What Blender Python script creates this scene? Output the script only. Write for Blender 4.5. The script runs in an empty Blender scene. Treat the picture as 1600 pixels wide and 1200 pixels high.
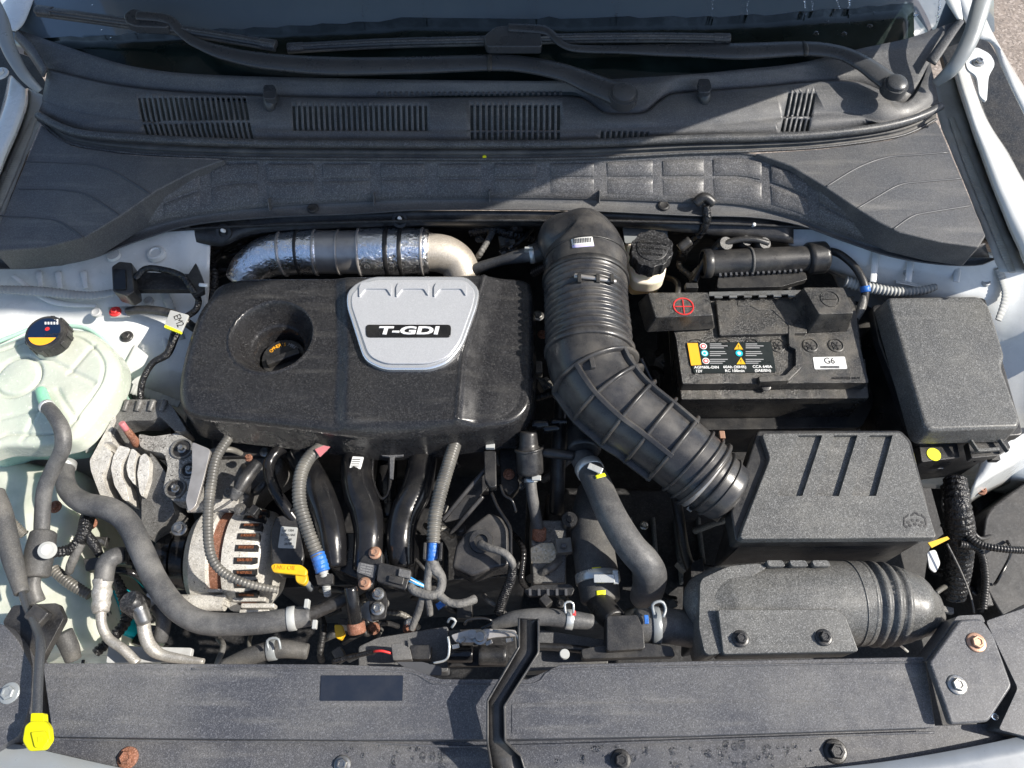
import bpy, bmesh, math, random
from mathutils import Vector, Matrix, noise
random.seed(7)
scene = bpy.context.scene
col = scene.collection
# ------------------------------------------------------------------ camera
F = 1180.0; PITCH = math.radians(62); DIST = 1.13
FWD = Vector((0, math.cos(PITCH), -math.sin(PITCH)))
UP = Vector((0, math.sin(PITCH), math.cos(PITCH)))
CAM = -FWD * DIST
cd = bpy.data.cameras.new('camera'); cam = bpy.data.objects.new('camera', cd); col.objects.link(cam)
cd.sensor_width = 36; cd.lens = F / 1600 * 36; cd.clip_start = .01; cd.clip_end = 500
cam.location = CAM; cam.rotation_euler = (math.radians(90) - PITCH, 0, 0)
scene.camera = cam
# ------------------------------------------------------------------ light
SUN_EL, SUN_AZ = math.radians(43), math.radians(-4)      # azimuth from +X (right) towards +Y (windshield)
SDIR = Vector((math.cos(SUN_EL) * math.cos(SUN_AZ), math.cos(SUN_EL) * math.sin(SUN_AZ), math.sin(SUN_EL)))
w = bpy.data.worlds.new('World'); scene.world = w; w.use_nodes = True
nt = w.node_tree; bgn = nt.nodes['Background']
sky = nt.nodes.new('ShaderNodeTexSky'); sky.sky_type = 'NISHITA'; sky.sun_disc = False
sky.sun_elevation = SUN_EL; sky.sun_rotation = math.radians(90) - SUN_AZ
nt.links.new(sky.outputs[0], bgn.inputs[0]); bgn.inputs[1].default_value = .125
sl = bpy.data.lights.new('sun', 'SUN'); sl.energy = 5.0; sl.angle = math.radians(.5); sl.color = (1, .94, .85)
so = bpy.data.objects.new('sun', sl); col.objects.link(so); so.rotation_euler = SDIR.to_track_quat('Z', 'Y').to_euler()
scene.view_settings.view_transform = 'Standard'; scene.view_settings.look = 'None'
scene.view_settings.exposure = .74; scene.view_settings.gamma = 1

# ------------------------------------------------------------------ helpers
def P(px, py, z=0.0):
    """point of the place seen at photo pixel (px,py) lying at height z"""
    d = Vector((1, 0, 0)) * ((px - 800) / F) + UP * (-(py - 600) / F) + FWD
    return CAM + d * ((z - CAM.z) / d.z)
def PT(t): return P(t[0], t[1], t[2])
def R(rpx, p): return rpx * (p - CAM).dot(FWD) / F
LOC = {}
def wloc(o): return LOC.get(o.name, Vector((0, 0, 0)))
def thing(name, label, cat, at, group=None):
    o = bpy.data.objects.new(name, None); col.objects.link(o); o.empty_display_size = .02
    o.location = PT(at); LOC[o.name] = o.location.copy()
    o['label'] = label; o['category'] = cat
    if group: o['group'] = group
    return o
def put(name, me, m, parent=None, label=None, cat=None, group=None, kind=None):
    if m is not None and len(me.materials) == 0: me.materials.append(m)
    o = bpy.data.objects.new(name, me); col.objects.link(o)
    if parent is None:
        vs = me.vertices
        if len(vs):
            c = Vector((sum(v.co.x for v in vs), sum(v.co.y for v in vs), 0)) / len(vs); c.z = min(v.co.z for v in vs)
            me.transform(Matrix.Translation(-c)); o.location = c; LOC[o.name] = c.copy()
    else:
        o.parent = parent; o.matrix_parent_inverse = Matrix.Translation(-wloc(parent))
    if label: o['label'] = label
    if cat: o['category'] = cat
    if group: o['group'] = group
    if kind: o['kind'] = kind
    return o
def fin(bm, name, m, parent=None, smooth=False, recalc=True, **k):
    if recalc: bmesh.ops.recalc_face_normals(bm, faces=bm.faces)
    me = bpy.data.meshes.new(name)
    for f in bm.faces: f.smooth = smooth
    bm.to_mesh(me); bm.free()
    return put(name, me, m, parent, **k)
def bevel(o, wd, seg=3, ang=30):
    b = o.modifiers.new('bevel', 'BEVEL'); b.width = wd; b.segments = seg; b.limit_method = 'ANGLE'
    b.angle_limit = math.radians(ang); b.harden_normals = True
    for f in o.data.polygons: f.use_smooth = True
    return o
def cr(p0, p1, p2, p3, t):
    return .5 * ((2 * p1) + (p2 - p0) * t + (2 * p0 - 5 * p1 + 4 * p2 - p3) * t * t + (3 * p1 - p0 - 3 * p2 + p3) * t ** 3)
def spline(pts, per=10, closed=False):
    pts = [Vector(p) for p in pts]; n = len(pts); out = []
    for i in range(n if closed else n - 1):
        if closed: q = [pts[(i + k - 1) % n] for k in range(4)]
        else: q = [pts[max(i - 1, 0)], pts[i], pts[i + 1], pts[min(i + 2, n - 1)]]
        for j in range(per): out.append(cr(*q, j / per))
    if not closed: out.append(pts[-1].copy())
    return out
def resample(pts, n, closed=False):
    if closed: pts = pts + [pts[0]]
    L = [0]
    for a, b in zip(pts, pts[1:]): L.append(L[-1] + (b - a).length)
    tot = L[-1]; out = []; j = 0
    cnt = n if closed else n - 1
    for i in range(n):
        s = tot * i / cnt
        while j < len(L) - 2 and L[j + 1] < s: j += 1
        k = (s - L[j]) / max(L[j + 1] - L[j], 1e-9); out.append(pts[j].lerp(pts[j + 1], min(max(k, 0), 1)))
    return out
def rnd(pts, r, seg=4):
    """round the corners of a pixel polygon"""
    out = []; n = len(pts)
    for i in range(n):
        a, b, c = Vector(pts[i - 1][:2]), Vector(pts[i][:2]), Vector(pts[(i + 1) % n][:2])
        rr = pts[i][2] if len(pts[i]) > 2 else r
        u, v = a - b, c - b
        k = min(rr, u.length * .45, v.length * .45)
        if k < .3: out.append((b.x, b.y)); continue
        p, q = b + u.normalized() * k, b + v.normalized() * k
        for s in range(seg + 1):
            t = s / seg; w_ = p * (1 - t) ** 2 + b * 2 * t * (1 - t) + q * t * t
            out.append((w_.x, w_.y))
    return out
def slab(name, pts, z, h, m, parent=None, bev=.002, r=4, flare=0.0, seg=3, zf=None, **k):
    """solid with its top outline at the given photo pixels and height z, h deep; zf(px,py) may tilt the top"""
    pts = rnd(pts, r) if r else [tuple(p[:2]) for p in pts]
    zz = (lambda x, y: z) if zf is None else zf
    top = [P(x, y, zz(x, y)) for x, y in pts]
    c = sum(top, Vector()) / len(top); bm = bmesh.new()
    tv = [bm.verts.new(p) for p in top]; bv = []
    for p in top:
        d = (p - c); d.z = 0; d = d.normalized() * flare if d.length > 0 else d
        bv.append(bm.verts.new(p + d - Vector((0, 0, h))))
    bm.faces.new(tv); bm.faces.new(bv[::-1]); n = len(tv)
    for i in range(n): bm.faces.new((tv[i], tv[(i + 1) % n], bv[(i + 1) % n], bv[i]))
    o = fin(bm, name, m, parent, **k)
    if bev: bevel(o, bev, seg)
    return o
def frames(pts):
    T = []
    for i in range(len(pts)):
        a = pts[max(i - 1, 0)]; b = pts[min(i + 1, len(pts) - 1)]; T.append((b - a).normalized())
    up = Vector((0, 0, 1)) if abs(T[0].z) < .9 else Vector((0, 1, 0))
    N = [(up - T[0] * up.dot(T[0])).normalized()]
    for i in range(1, len(pts)):
        v = N[-1] - T[i] * N[-1].dot(T[i]); N.append(v.normalized())
    return T, N
class Tube: pass
def tube(name, path, r, m, parent=None, seg=18, step=.004, corr=None, flat=1.0, taper_ends=False, ctrl=None, **k):
    """pipe through (px,py,z) points; r in photo pixels (one or one per point); corr=(pitch m, depth 0..1)"""
    wp = [PT(p) for p in path]
    rr = r if isinstance(r, (list, tuple)) else [r] * len(path)
    q = [Vector((p.x, p.y, p.z)) for p in wp]; rad = [R(a, p) for a, p in zip(rr, wp)]
    dense = spline(q, 14) if len(q) > 2 else [q[0].lerp(q[1], i / 14) for i in range(15)]
    dr = []
    n = len(q)
    for i in range(n - 1):
        for j in range(14):
            t = j / 14; t = t * t * (3 - 2 * t); dr.append(rad[i] * (1 - t) + rad[i + 1] * t)
    dr.append(rad[-1])
    L = [0]
    for a, b in zip(dense, dense[1:]): L.append(L[-1] + (b - a).length)
    tot = L[-1]
    if corr: step = corr[0] / 6
    cnt = max(4, int(tot / step) + 1); pts = []; rs = []; j = 0
    for i in range(cnt):
        s = tot * i / (cnt - 1)
        while j < len(L) - 2 and L[j + 1] < s: j += 1
        t = (s - L[j]) / max(L[j + 1] - L[j], 1e-9); t = min(max(t, 0), 1)
        pts.append(dense[j].lerp(dense[j + 1], t)); v = dr[j] * (1 - t) + dr[j + 1] * t
        if corr: v *= 1 - corr[1] * (.5 - .5 * math.cos(2 * math.pi * s / corr[0])) ** 1.6
        rs.append(v)
    T, N = frames(pts); bm = bmesh.new(); rings = []
    for p, t, nn, v in zip(pts, T, N, rs):
        b = t.cross(nn)
        rings.append([bm.verts.new(p + nn * math.cos(a) * v * flat + b * math.sin(a) * v) for a in [2 * math.pi * i / seg for i in range(seg)]])
    for A, B in zip(rings, rings[1:]):
        for i in range(seg): bm.faces.new((A[i], A[(i + 1) % seg], B[(i + 1) % seg], B[i])).smooth = True
    # rounded lip at both ends
    for ring, p, t, v, sgn in ((rings[0], pts[0], T[0], rs[0], -1), (rings[-1], pts[-1], T[-1], rs[-1], 1)):
        c = p + t * sgn * v * .12
        r2 = [bm.verts.new(c + (vt.co - p) * .88) for vt in ring]
        for i in range(seg):
            f = (ring[i], ring[(i + 1) % seg], r2[(i + 1) % seg], r2[i]); bm.faces.new(f)
        bm.faces.new(r2)
    bmesh.ops.recalc_face_normals(bm, faces=bm.faces)
    me = bpy.data.meshes.new(name)
    for f in bm.faces: f.smooth = len(f.verts) < 5
    bm.to_mesh(me); bm.free()
    o = put(name, me, m, parent, **k)
    t = Tube(); t.o = o; t.pts = pts; t.T = T; t.N = N; t.r = rs; t.seg = seg
    return t
def ring(name, t, u, wd, th, m, parent, seg=36, gap=0, flat=1.0):
    """band round tube t at fraction u, wd long, standing th proud"""
    i = min(int(u * (len(t.pts) - 1)), len(t.pts) - 1); p, T, N = t.pts[i], t.T[i], t.N[i]; B = T.cross(N); r = max(t.r[max(0, i - 3):i + 4])
    bm = bmesh.new(); prof = [(-wd / 2, -.001), (-wd / 2, th * .7), (-wd / 2 + th * .3, th), (wd / 2 - th * .3, th), (wd / 2, th * .7), (wd / 2, -.001)]
    R_ = []
    for k in range(seg):
        a = 2 * math.pi * k / seg; d = N * math.cos(a) * flat + B * math.sin(a)
        R_.append([bm.verts.new(p + T * x + d * (r + y)) for x, y in prof])
    for k in range(seg):
        A, C = R_[k], R_[(k + 1) % seg]
        for j in range(5): bm.faces.new((A[j], A[j + 1], C[j + 1], C[j]))
    o = fin(bm, name, m, parent, smooth=True)
    return o
def box(name, c, sx, sy, sz, m, parent=None, rot=0, bev=.001, tilt=None, **k):
    """box centred at world point c, metres, turned by rot degrees about the vertical"""
    bm = bmesh.new(); bmesh.ops.create_cube(bm, size=1)
    M = Matrix.Translation(c) @ Matrix.Rotation(math.radians(rot), 4, 'Z')
    if tilt: M = M @ Matrix.Rotation(math.radians(tilt[0]), 4, 'X') @ Matrix.Rotation(math.radians(tilt[1]), 4, 'Y')
    bmesh.ops.transform(bm, matrix=M @ Matrix.Diagonal((sx, sy, sz, 1)), verts=bm.verts)
    o = fin(bm, name, m, parent, **k)
    if bev: bevel(o, bev, 2)
    return o
def lathe(name, base, axis, prof, m, parent=None, seg=28, sides=None, smooth=True, caps=True, **k):
    """turned solid: prof = [(distance along axis, radius)...] in metres"""
    axis = Vector(axis).normalized(); u = axis.orthogonal().normalized(); v = axis.cross(u); bm = bmesh.new(); rg = []
    for h, r in prof:
        if r < 1e-6: rg.append([bm.verts.new(base + axis * h)] * seg)
        else: rg.append([bm.verts.new(base + axis * h + (u * math.cos(2 * math.pi * i / seg) + v * math.sin(2 * math.pi * i / seg)) * r) for i in range(seg)])
    for A, B in zip(rg, rg[1:]):
        for i in range(seg):
            vs = []
            for x in (A[i], A[(i + 1) % seg], B[(i + 1) % seg], B[i]):
                if x not in vs: vs.append(x)
            if len(vs) > 2: bm.faces.new(vs)
    for rr in (rg[0], rg[-1]):
        if caps and rr[0] is not rr[1]: bm.faces.new(rr)
    o = fin(bm, name, m, parent, smooth=False, **k)
    if smooth:
        for f in o.data.polygons: f.use_smooth = len(f.vertices) < 5
        o.data.set_sharp_from_angle(angle=math.radians(38))
    return o
def bolt(px, py, z, r, m, parent, axis=(0, 0, 1), h=.007, flange=None, name='bolt', washer=True, dimple=True):
    c = P(px, py, z); rr = R(r, c); ax = Vector(axis).normalized()
    u = ax.orthogonal().normalized(); v = ax.cross(u); bm = bmesh.new(); a0 = random.random()
    def rg(n, rad, hh, ph=0): return [bm.verts.new(c + ax * hh + (u * math.cos(2 * math.pi * i / n + ph) + v * math.sin(2 * math.pi * i / n + ph)) * rad) for i in range(n)]
    rows = []
    if washer:
        rows = [rg(24, rr, -.001), rg(24, rr, .0012), rg(24, rr * .92, .002), rg(24, rr * .7, .0026)]
        for A, B in zip(rows, rows[1:]):
            for i in range(24): bm.faces.new((A[i], A[(i + 1) % 24], B[(i + 1) % 24], B[i]))
        bm.faces.new(rows[-1])
    k = rr * .66
    hx = [rg(6, k, .001, a0), rg(6, k, h * .85, a0), rg(6, k * .86, h, a0)]
    if dimple: hx += [rg(6, k * .6, h, a0), rg(6, k * .5, h - .0012, a0)]
    for A, B in zip(hx, hx[1:]):
        for i in range(6): bm.faces.new((A[i], A[(i + 1) % 6], B[(i + 1) % 6], B[i]))
    bm.faces.new(hx[-1])
    return fin(bm, name, m, parent, smooth=False)
def loft(name, rows, m, parent=None, n=80, sub=3, thick=.003, zf=None, sm=True, **k):
    """sheet through rows of (px,py,z) points, given real thickness"""
    cur = [resample(spline([PT(p) for p in r], 8) if sm and len(r) > 2 else [PT(p) for p in r], n) for r in rows]
    return sheet(name, cur, m, parent, sub, thick, zf, **k)
def sheet(name, cur, m, parent=None, sub=3, thick=.003, zf=None, **k):
    full = []
    for i in range(len(cur) - 1):
        for s in range(sub):
            t = s / sub; full.append([a.lerp(b, t) for a, b in zip(cur[i], cur[i + 1])])
    full.append(cur[-1]); bm = bmesh.new(); G = []
    for r in full:
        g = []
        for p in r:
            if zf: p = p + Vector((0, 0, zf(p.x, p.y)))
            g.append(bm.verts.new(p))
        G.append(g)
    for A, B in zip(G, G[1:]):
        for i in range(len(A) - 1): bm.faces.new((A[i], A[i + 1], B[i + 1], B[i]))
    if sum(f.normal.z if f.normal.length else 0 for f in (f for f in bm.faces)) == 0: bm.normal_update()
    bm.normal_update()
    s = sum(f.normal.z for f in bm.faces)
    if s < 0: bmesh.ops.reverse_faces(bm, faces=bm.faces)
    o = fin(bm, name, m, parent, smooth=True, recalc=False, **k)
    if thick:
        md = o.modifiers.new('thickness', 'SOLIDIFY'); md.thickness = thick; md.offset = -1
    return o
def xrow(pts, x0, x1, n):
    """pixel row as a smooth function of x, n samples -> world points"""
    out = []
    for i in range(n):
        x = x0 + (x1 - x0) * i / (n - 1); out.append(P(*rowat(pts, x)))
    return out
def rowat(pts, x):
    x = min(max(x, pts[0][0]), pts[-1][0])
    for i in range(len(pts) - 1):
        if x <= pts[i + 1][0]: break
    def tan(j, c):
        a, b = pts[max(j - 1, 0)], pts[min(j + 1, len(pts) - 1)]
        return (b[c] - a[c]) / (b[0] - a[0])
    a, b = pts[i], pts[i + 1]; h = b[0] - a[0]; t = (x - a[0]) / h; r = [x]
    for c in (1, 2):
        m0, m1 = tan(i, c) * h, tan(i + 1, c) * h
        r.append((2 * t ** 3 - 3 * t * t + 1) * a[c] + (t ** 3 - 2 * t * t + t) * m0 + (-2 * t ** 3 + 3 * t * t) * b[c] + (t ** 3 - t * t) * m1)
    return r
def dome(name, outline, z, er, drop, m, parent=None, flare=.004, nang=260, nrad=40, zf=None, cen=None, **k):
    """soft-edged cover: outline in pixels at height z, edge radius er, skirt drop (metres)"""
    o2 = [P(x, y, z) for x, y in outline]; o2 = resample(spline(o2, 8, True), nang, True)
    c = sum(o2, Vector()) / nang if cen is None else P(cen[0], cen[1], z)
    bm = bmesh.new(); G = []
    for i in range(6, 0, -1):
        f = i / 6; G.append([bm.verts.new(p + ((p - c).normalized() * flare * f) - Vector((0, 0, er + (drop - er) * f))) for p in o2])
    for j in range(nrad):
        t = (j / nrad); t = t ** 1.5 if j < nrad else 1
        g = []
        for p in o2:
            q = p.lerp(c, t); d = (q - p).length; e = min(d / er, 1)
            zz = -er * (1 - math.sqrt(max(0, 1 - (1 - e) ** 2)))
            if zf: zz += zf(q.x, q.y, d) * min(1, e * 1.2)
            g.append(bm.verts.new(q + Vector((0, 0, zz))))
        G.append(g)
    cv = bm.verts.new(c + Vector((0, 0, zf(c.x, c.y, 1) if zf else 0)))
    for A, B in zip(G, G[1:]):
        for i in range(nang): bm.faces.new((A[i], A[(i + 1) % nang], B[(i + 1) % nang], B[i]))
    for i in range(nang): bm.faces.new((G[-1][i], G[-1][(i + 1) % nang], cv))
    return fin(bm, name, m, parent, smooth=True, **k)
def text(s, px, py, z, h, m, parent, rot=0, ext=.0004, bold=0, sx=1, al='CENTER', name='lettering', shear=0):
    cu = bpy.data.curves.new('t', 'FONT'); cu.body = s; p = P(px, py, z); cu.size = R(h, p) / .72; cu.extrude = ext; cu.offset = bold
    cu.align_x = al; cu.align_y = 'CENTER'; cu.resolution_u = 3; cu.shear = shear
    ob = bpy.data.objects.new('t', cu); col.objects.link(ob)
    dg = bpy.context.evaluated_depsgraph_get(); me = bpy.data.meshes.new_from_object(ob.evaluated_get(dg))
    bpy.data.objects.remove(ob); me.materials.clear(); me.name = name
    me.transform(Matrix.Translation(p) @ Matrix.Rotation(math.radians(rot), 4, 'Z') @ Matrix.Diagonal((sx, 1.12, 1, 1)))
    return put(name, me, m, parent)
from mathutils.bvhtree import BVHTree
def decal(name, o, quad, m, parent, up=.0005, n=6, thick=.0006):
    """printed film lying on the surface of o, covering the given photo quad (tl, tr, br, bl)"""
    off = wloc(o) if o.parent is None else Vector((0, 0, 0))
    t = BVHTree.FromPolygons([v.co + off for v in o.data.vertices], [list(p.vertices) for p in o.data.polygons]); G = []
    a, b, c, d = [Vector(q) for q in quad]
    for j in range(n):
        r = []
        for i in range(n):
            u, v = i / (n - 1), j / (n - 1); q = a.lerp(b, u).lerp(d.lerp(c, u), v)
            D = (Vector((1, 0, 0)) * ((q.x - 800) / F) + UP * (-(q.y - 600) / F) + FWD).normalized(); h_ = t.ray_cast(CAM, D)
            if h_[0] is None: return None
            nn = h_[1] if h_[1].dot(D) < 0 else -h_[1]; r.append(h_[0] + nn * up)
        G.append(r)
    return sheet(name, G, m, parent, 1, thick)
def pxboxes(quads, z, h, up=.004):
    """closed boxes (bmesh) standing over pixel quads: cutters"""
    bm = bmesh.new()
    for q in quads:
        zf = z if callable(z) else (lambda x, y: z)
        t = [bm.verts.new(P(x, y, zf(x, y)) + Vector((0, 0, up))) for x, y in q]
        b = [bm.verts.new(P(x, y, zf(x, y)) - Vector((0, 0, h))) for x, y in q]; n = len(q)
        bm.faces.new(t); bm.faces.new(b[::-1])
        for i in range(n): bm.faces.new((t[i], b[i], b[(i + 1) % n], t[(i + 1) % n]))
    bmesh.ops.recalc_face_normals(bm, faces=bm.faces)
    return bm
def carve(o, quads, z, h, up=.004):
    """recess or slot real openings into o"""
    bm = pxboxes(quads, z, h, up); me = bpy.data.meshes.new('c'); bm.to_mesh(me); bm.free()
    c = bpy.data.objects.new('c', me); col.objects.link(c)
    md = o.modifiers.new('cut', 'BOOLEAN'); md.operation = 'DIFFERENCE'; md.solver = 'EXACT'; md.object = c
    bpy.context.view_layer.update()
    dg = bpy.context.evaluated_depsgraph_get(); nm = bpy.data.meshes.new_from_object(o.evaluated_get(dg))
    o.modifiers.clear(); o.data = nm; bpy.data.objects.remove(c)
    return o
# ------------------------------------------------------------------ materials
def mat(name, c, rough=.5, metal=0, grain=None, dust=None, big=None, coat=0, spec=.5, trans=0, ior=1.45, sss=0, speck=None, alpha=1, wet=None):
    """grain=(scale,bump) fine relief, its dust and glints also tinted into the colour; dust=(colour,amount,scale); big=(scale,bump); speck=(colour,scale,cut)"""
    m = bpy.data.materials.new(name); m.use_nodes = True; N, L = m.node_tree.nodes, m.node_tree.links; b = N['Principled BSDF']
    b.inputs['Base Color'].default_value = (*c, 1); b.inputs['Roughness'].default_value = rough; b.inputs['Metallic'].default_value = metal
    b.inputs['Coat Weight'].default_value = coat; b.inputs['Specular IOR Level'].default_value = spec; b.inputs['Transmission Weight'].default_value = trans
    b.inputs['IOR'].default_value = ior; b.inputs['Alpha'].default_value = alpha
    if sss:
        b.inputs['Subsurface Weight'].default_value = sss; b.inputs['Subsurface Radius'].default_value = (.02, .025, .018); b.inputs['Subsurface Scale'].default_value = 1
    tc = N.new('ShaderNodeTexCoord').outputs['Object']
    def nz(sc, det=2, ro=.5):
        n = N.new('ShaderNodeTexNoise'); n.inputs['Scale'].default_value = sc; n.inputs['Detail'].default_value = det; n.inputs['Roughness'].default_value = ro
        L.new(tc, n.inputs['Vector']); return n.outputs[0]
    def mapr(x, a, b_, c_=0, d=1):
        n = N.new('ShaderNodeMapRange'); n.inputs[1].default_value = a; n.inputs[2].default_value = b_; n.inputs[3].default_value = c_; n.inputs[4].default_value = d
        L.new(x, n.inputs[0]); return n.outputs[0]
    cur = None
    def mix(fac, c2):
        nonlocal cur
        n = N.new('ShaderNodeMix'); n.data_type = 'RGBA'
        if cur is None: n.inputs[6].default_value = (*c, 1)
        else: L.new(cur, n.inputs[6])
        n.inputs[7].default_value = (*c2, 1); L.new(fac, n.inputs[0]); cur = n.outputs[2]
    if dust:
        mix(mapr(nz(dust[2], 6, .62), .42, .72, 0, dust[1]), dust[0])
    if speck: mix(mapr(nz(speck[1], 2, .6), speck[2], speck[2] + .08), speck[0])
    if name in ('coarse_front_panel_plastic', 'coarse_grey_plastic', 'pebbled_engine_cover_plastic', 'textured_cowl_plastic'):
        mp = N.new('ShaderNodeMapping'); mp.inputs['Scale'].default_value = (3, 26, 8); mp.inputs['Rotation'].default_value = (0, 0, .5); L.new(tc, mp.inputs[0])
        n = N.new('ShaderNodeTexNoise'); n.inputs['Scale'].default_value = 2.2; n.inputs['Detail'].default_value = 7; L.new(mp.outputs[0], n.inputs['Vector'])
        mix(mapr(n.outputs[0], .56, .74, 0, .16 if 'cover' in name else .3), (.24, .23, .21))
    bump = None
    if grain:
        vo = N.new('ShaderNodeTexVoronoi'); vo.inputs['Scale'].default_value = grain[0] * (1.05 if len(grain) < 4 else grain[3]); L.new(tc, vo.inputs['Vector'])
        sp = N.new('ShaderNodeSeparateColor'); L.new(vo.outputs['Color'], sp.inputs[0]); g = sp.outputs[0]; gc = grain[2] if len(grain) > 2 else .35
        mix(mapr(g, .55, 1, 0, gc), tuple(min(1, x * 2.2 + .16) for x in c))  # cells put dust plus the grain's glints and shaded pits into colour
        mix(mapr(sp.outputs[1], .5, 0, 0, gc * 1.5), tuple(x * .3 for x in c))
        n = N.new('ShaderNodeBump'); n.inputs['Strength'].default_value = grain[1]; n.inputs['Distance'].default_value = .001; L.new(g, n.inputs['Height']); bump = n.outputs[0]
    if big:
        n = N.new('ShaderNodeBump'); n.inputs['Strength'].default_value = big[1]; n.inputs['Distance'].default_value = .004; L.new(nz(big[0], 3, .6), n.inputs['Height'])
        if bump: L.new(bump, n.inputs['Normal'])
        bump = n.outputs[0]
    if bump: L.new(bump, b.inputs['Normal'])
    if cur: L.new(cur, b.inputs['Base Color'])
    if not trans: L.new(mapr(nz(35, 5, .65), .3, .7, max(0, rough - .09), min(1, rough + .1)), b.inputs['Roughness'])
    return m
DUST = (.20, .185, .16)
M = {}
M['cowl'] = mat('textured_cowl_plastic', (.066, .068, .073), .42, grain=(900, .4, .2), dust=(DUST, .3, 9))
M['cowl_tile'] = mat('pebbled_cowl_plastic', (.074, .074, .078), .42, grain=(760, .8, .36), dust=(DUST, .3, 14))
M['wiper'] = mat('satin_wiper_paint', (.035, .038, .043), .3, grain=(1200, .1, .1), dust=(DUST, .12, 12))
M['rubber'] = mat('dusty_rubber', (.05, .05, .05), .62, grain=(800, .2, .15), dust=(DUST, .5, 16))
M['hose'] = mat('worn_rubber_hose', (.055, .055, .056), .5, grain=(900, .2, .15), dust=((.26, .25, .23), .5, 22), big=(60, .2))
M['seal'] = mat('rubber_seal', (.04, .042, .046), .42, grain=(700, .15), dust=(DUST, .3, 20))
M['cover'] = mat('pebbled_engine_cover_plastic', (.015, .015, .017), .28, grain=(820, 1.8, .2), dust=(DUST, .05, 11))
M['lid'] = mat('coarse_grey_plastic', (.088, .088, .085), .38, grain=(880, 1.0, .42), dust=((.26, .25, .22), .3, 12))
M['rad'] = mat('coarse_front_panel_plastic', (.056, .058, .067), .36, grain=(920, .8, .3), dust=((.22, .21, .19), .4, 6))
M['duct'] = mat('satin_black_duct_plastic', (.025, .025, .027), .3, grain=(1200, .08, .08), dust=((.24, .22, .19), .3, 18))
M['black'] = mat('plain_black_plastic', (.013, .013, .014), .34, grain=(1100, .15, .12), dust=(DUST, .22, 26))
M['batt'] = mat('battery_case_plastic', (.020, .020, .020), .3, grain=(900, .35, .2), dust=((.28, .25, .2), .3, 34))
M['gloss'] = mat('glossy_black_moulding', (.008, .008, .009), .2, big=(30, .12), dust=(DUST, .06, 30))
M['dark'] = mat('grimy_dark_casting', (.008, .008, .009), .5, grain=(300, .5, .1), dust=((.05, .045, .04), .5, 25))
M['paint'] = mat('white_body_paint', (.64, .65, .64), .28, coat=.6, big=(9, .25), dust=((.50, .50, .46), .4, 14))
M['primer'] = mat('dusty_white_channel', (.42, .43, .43), .55, big=(40, .3), dust=((.27, .26, .24), .7, 15))
M['sealer'] = mat('grey_seam_sealer', (.36, .37, .36), .6, dust=((.25, .24, .22), .6, 25))
M['hinge'] = mat('grey_coated_steel', (.24, .26, .27), .35, metal=.2, dust=(DUST, .3, 18))
M['tank'] = mat('translucent_green_white_plastic', (.46, .48, .41), .26, sss=.3, big=(24, .5), speck=((.60, .64, .55), 210, .64), dust=((.30, .39, .33), .6, 5))
M['tank_low'] = mat('translucent_coolant_green_plastic', (.36, .54, .45), .3, sss=.3, big=(26, .25))
M['jug'] = mat('milky_washer_tank_plastic', (.56, .57, .48), .35, sss=.3, big=(12, .4), dust=((.28, .32, .24), .7, 12))
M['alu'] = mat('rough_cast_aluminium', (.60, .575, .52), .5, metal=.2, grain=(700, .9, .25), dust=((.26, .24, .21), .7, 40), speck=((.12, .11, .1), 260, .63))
M['alud'] = mat('dull_shaded_cast_aluminium', (.15, .147, .14), .5, metal=.3, grain=(700, .8, .2), dust=((.06, .055, .05), .7, 26), speck=((.04, .036, .03), 230, .62))  # dull castings; on the engine mount also shade put into the colour
M['almid'] = mat('weathered_shaded_cast_aluminium', (.33, .32, .295), .5, metal=.25, grain=(700, .9, .3), dust=((.12, .11, .1), .8, 40), speck=((.05, .045, .04), 260, .58))  # darker copy of the cast aluminium for the less lit mount arm
M['steel'] = mat('plated_steel', (.34, .34, .33), .3, metal=.85, dust=((.14, .12, .1), .6, 60))
M['pipe'] = mat('dull_pipe_aluminium', (.46, .44, .4), .42, metal=.5, grain=(700, .3, .2), dust=((.2, .18, .15), .6, 40))
M['foil'] = mat('crinkled_foil', (.86, .87, .9), .28, metal=1, big=(70, .9), grain=(400, .4, .05))
M['steelband'] = mat('brushed_band_steel', (.42, .40, .38), .38, metal=.6, dust=((.2, .18, .16), .5, 30))
M['elbow'] = mat('heat_stained_cast_pipe', (.5, .45, .38), .45, metal=.5, grain=(700, .3, .15), dust=((.26, .22, .18), .5, 20))
M['rust'] = mat('rusty_steel', (.22, .09, .05), .7, grain=(700, .6, .3), dust=((.10, .05, .03), .8, 60))
M['copperb'] = mat('copper_toned_bolt', (.42, .25, .17), .4, metal=.5, dust=((.25, .13, .08), .6, 90))
M['copper'] = mat('copper_windings', (.2, .07, .03), .45, metal=.6, big=(300, 1), dust=((.04, .02, .015), .6, 90))
M['yellow'] = mat('yellow_plastic', (.68, .40, .01), .4, dust=((.4, .22, .03), .6, 60))
M['lemon'] = mat('lemon_yellow_plastic', (.52, .50, .0), .38, dust=((.4, .34, .02), .35, 30))
M['ydot'] = mat('yellow_paint_mark', (.85, .82, .02), .6)
M['blue'] = mat('blue_tape', (.02, .13, .45), .42, big=(120, .5), dust=((.08, .12, .25), .5, 60))
M['red'] = mat('red_print', (.55, .03, .03), .45)
M['pink'] = mat('pink_paint_mark', (.45, .15, .16), .5)
M['white'] = mat('white_print', (.66, .66, .64), .5)
M['greyprint'] = mat('grey_print', (.3, .3, .3), .5)
M['teal'] = mat('teal_print', (.0, .38, .45), .5)
M['labelk'] = mat('black_label_film', (.012, .016, .016), .3)
M['lavender'] = mat('lavender_label', (.55, .5, .8), .5)
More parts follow.
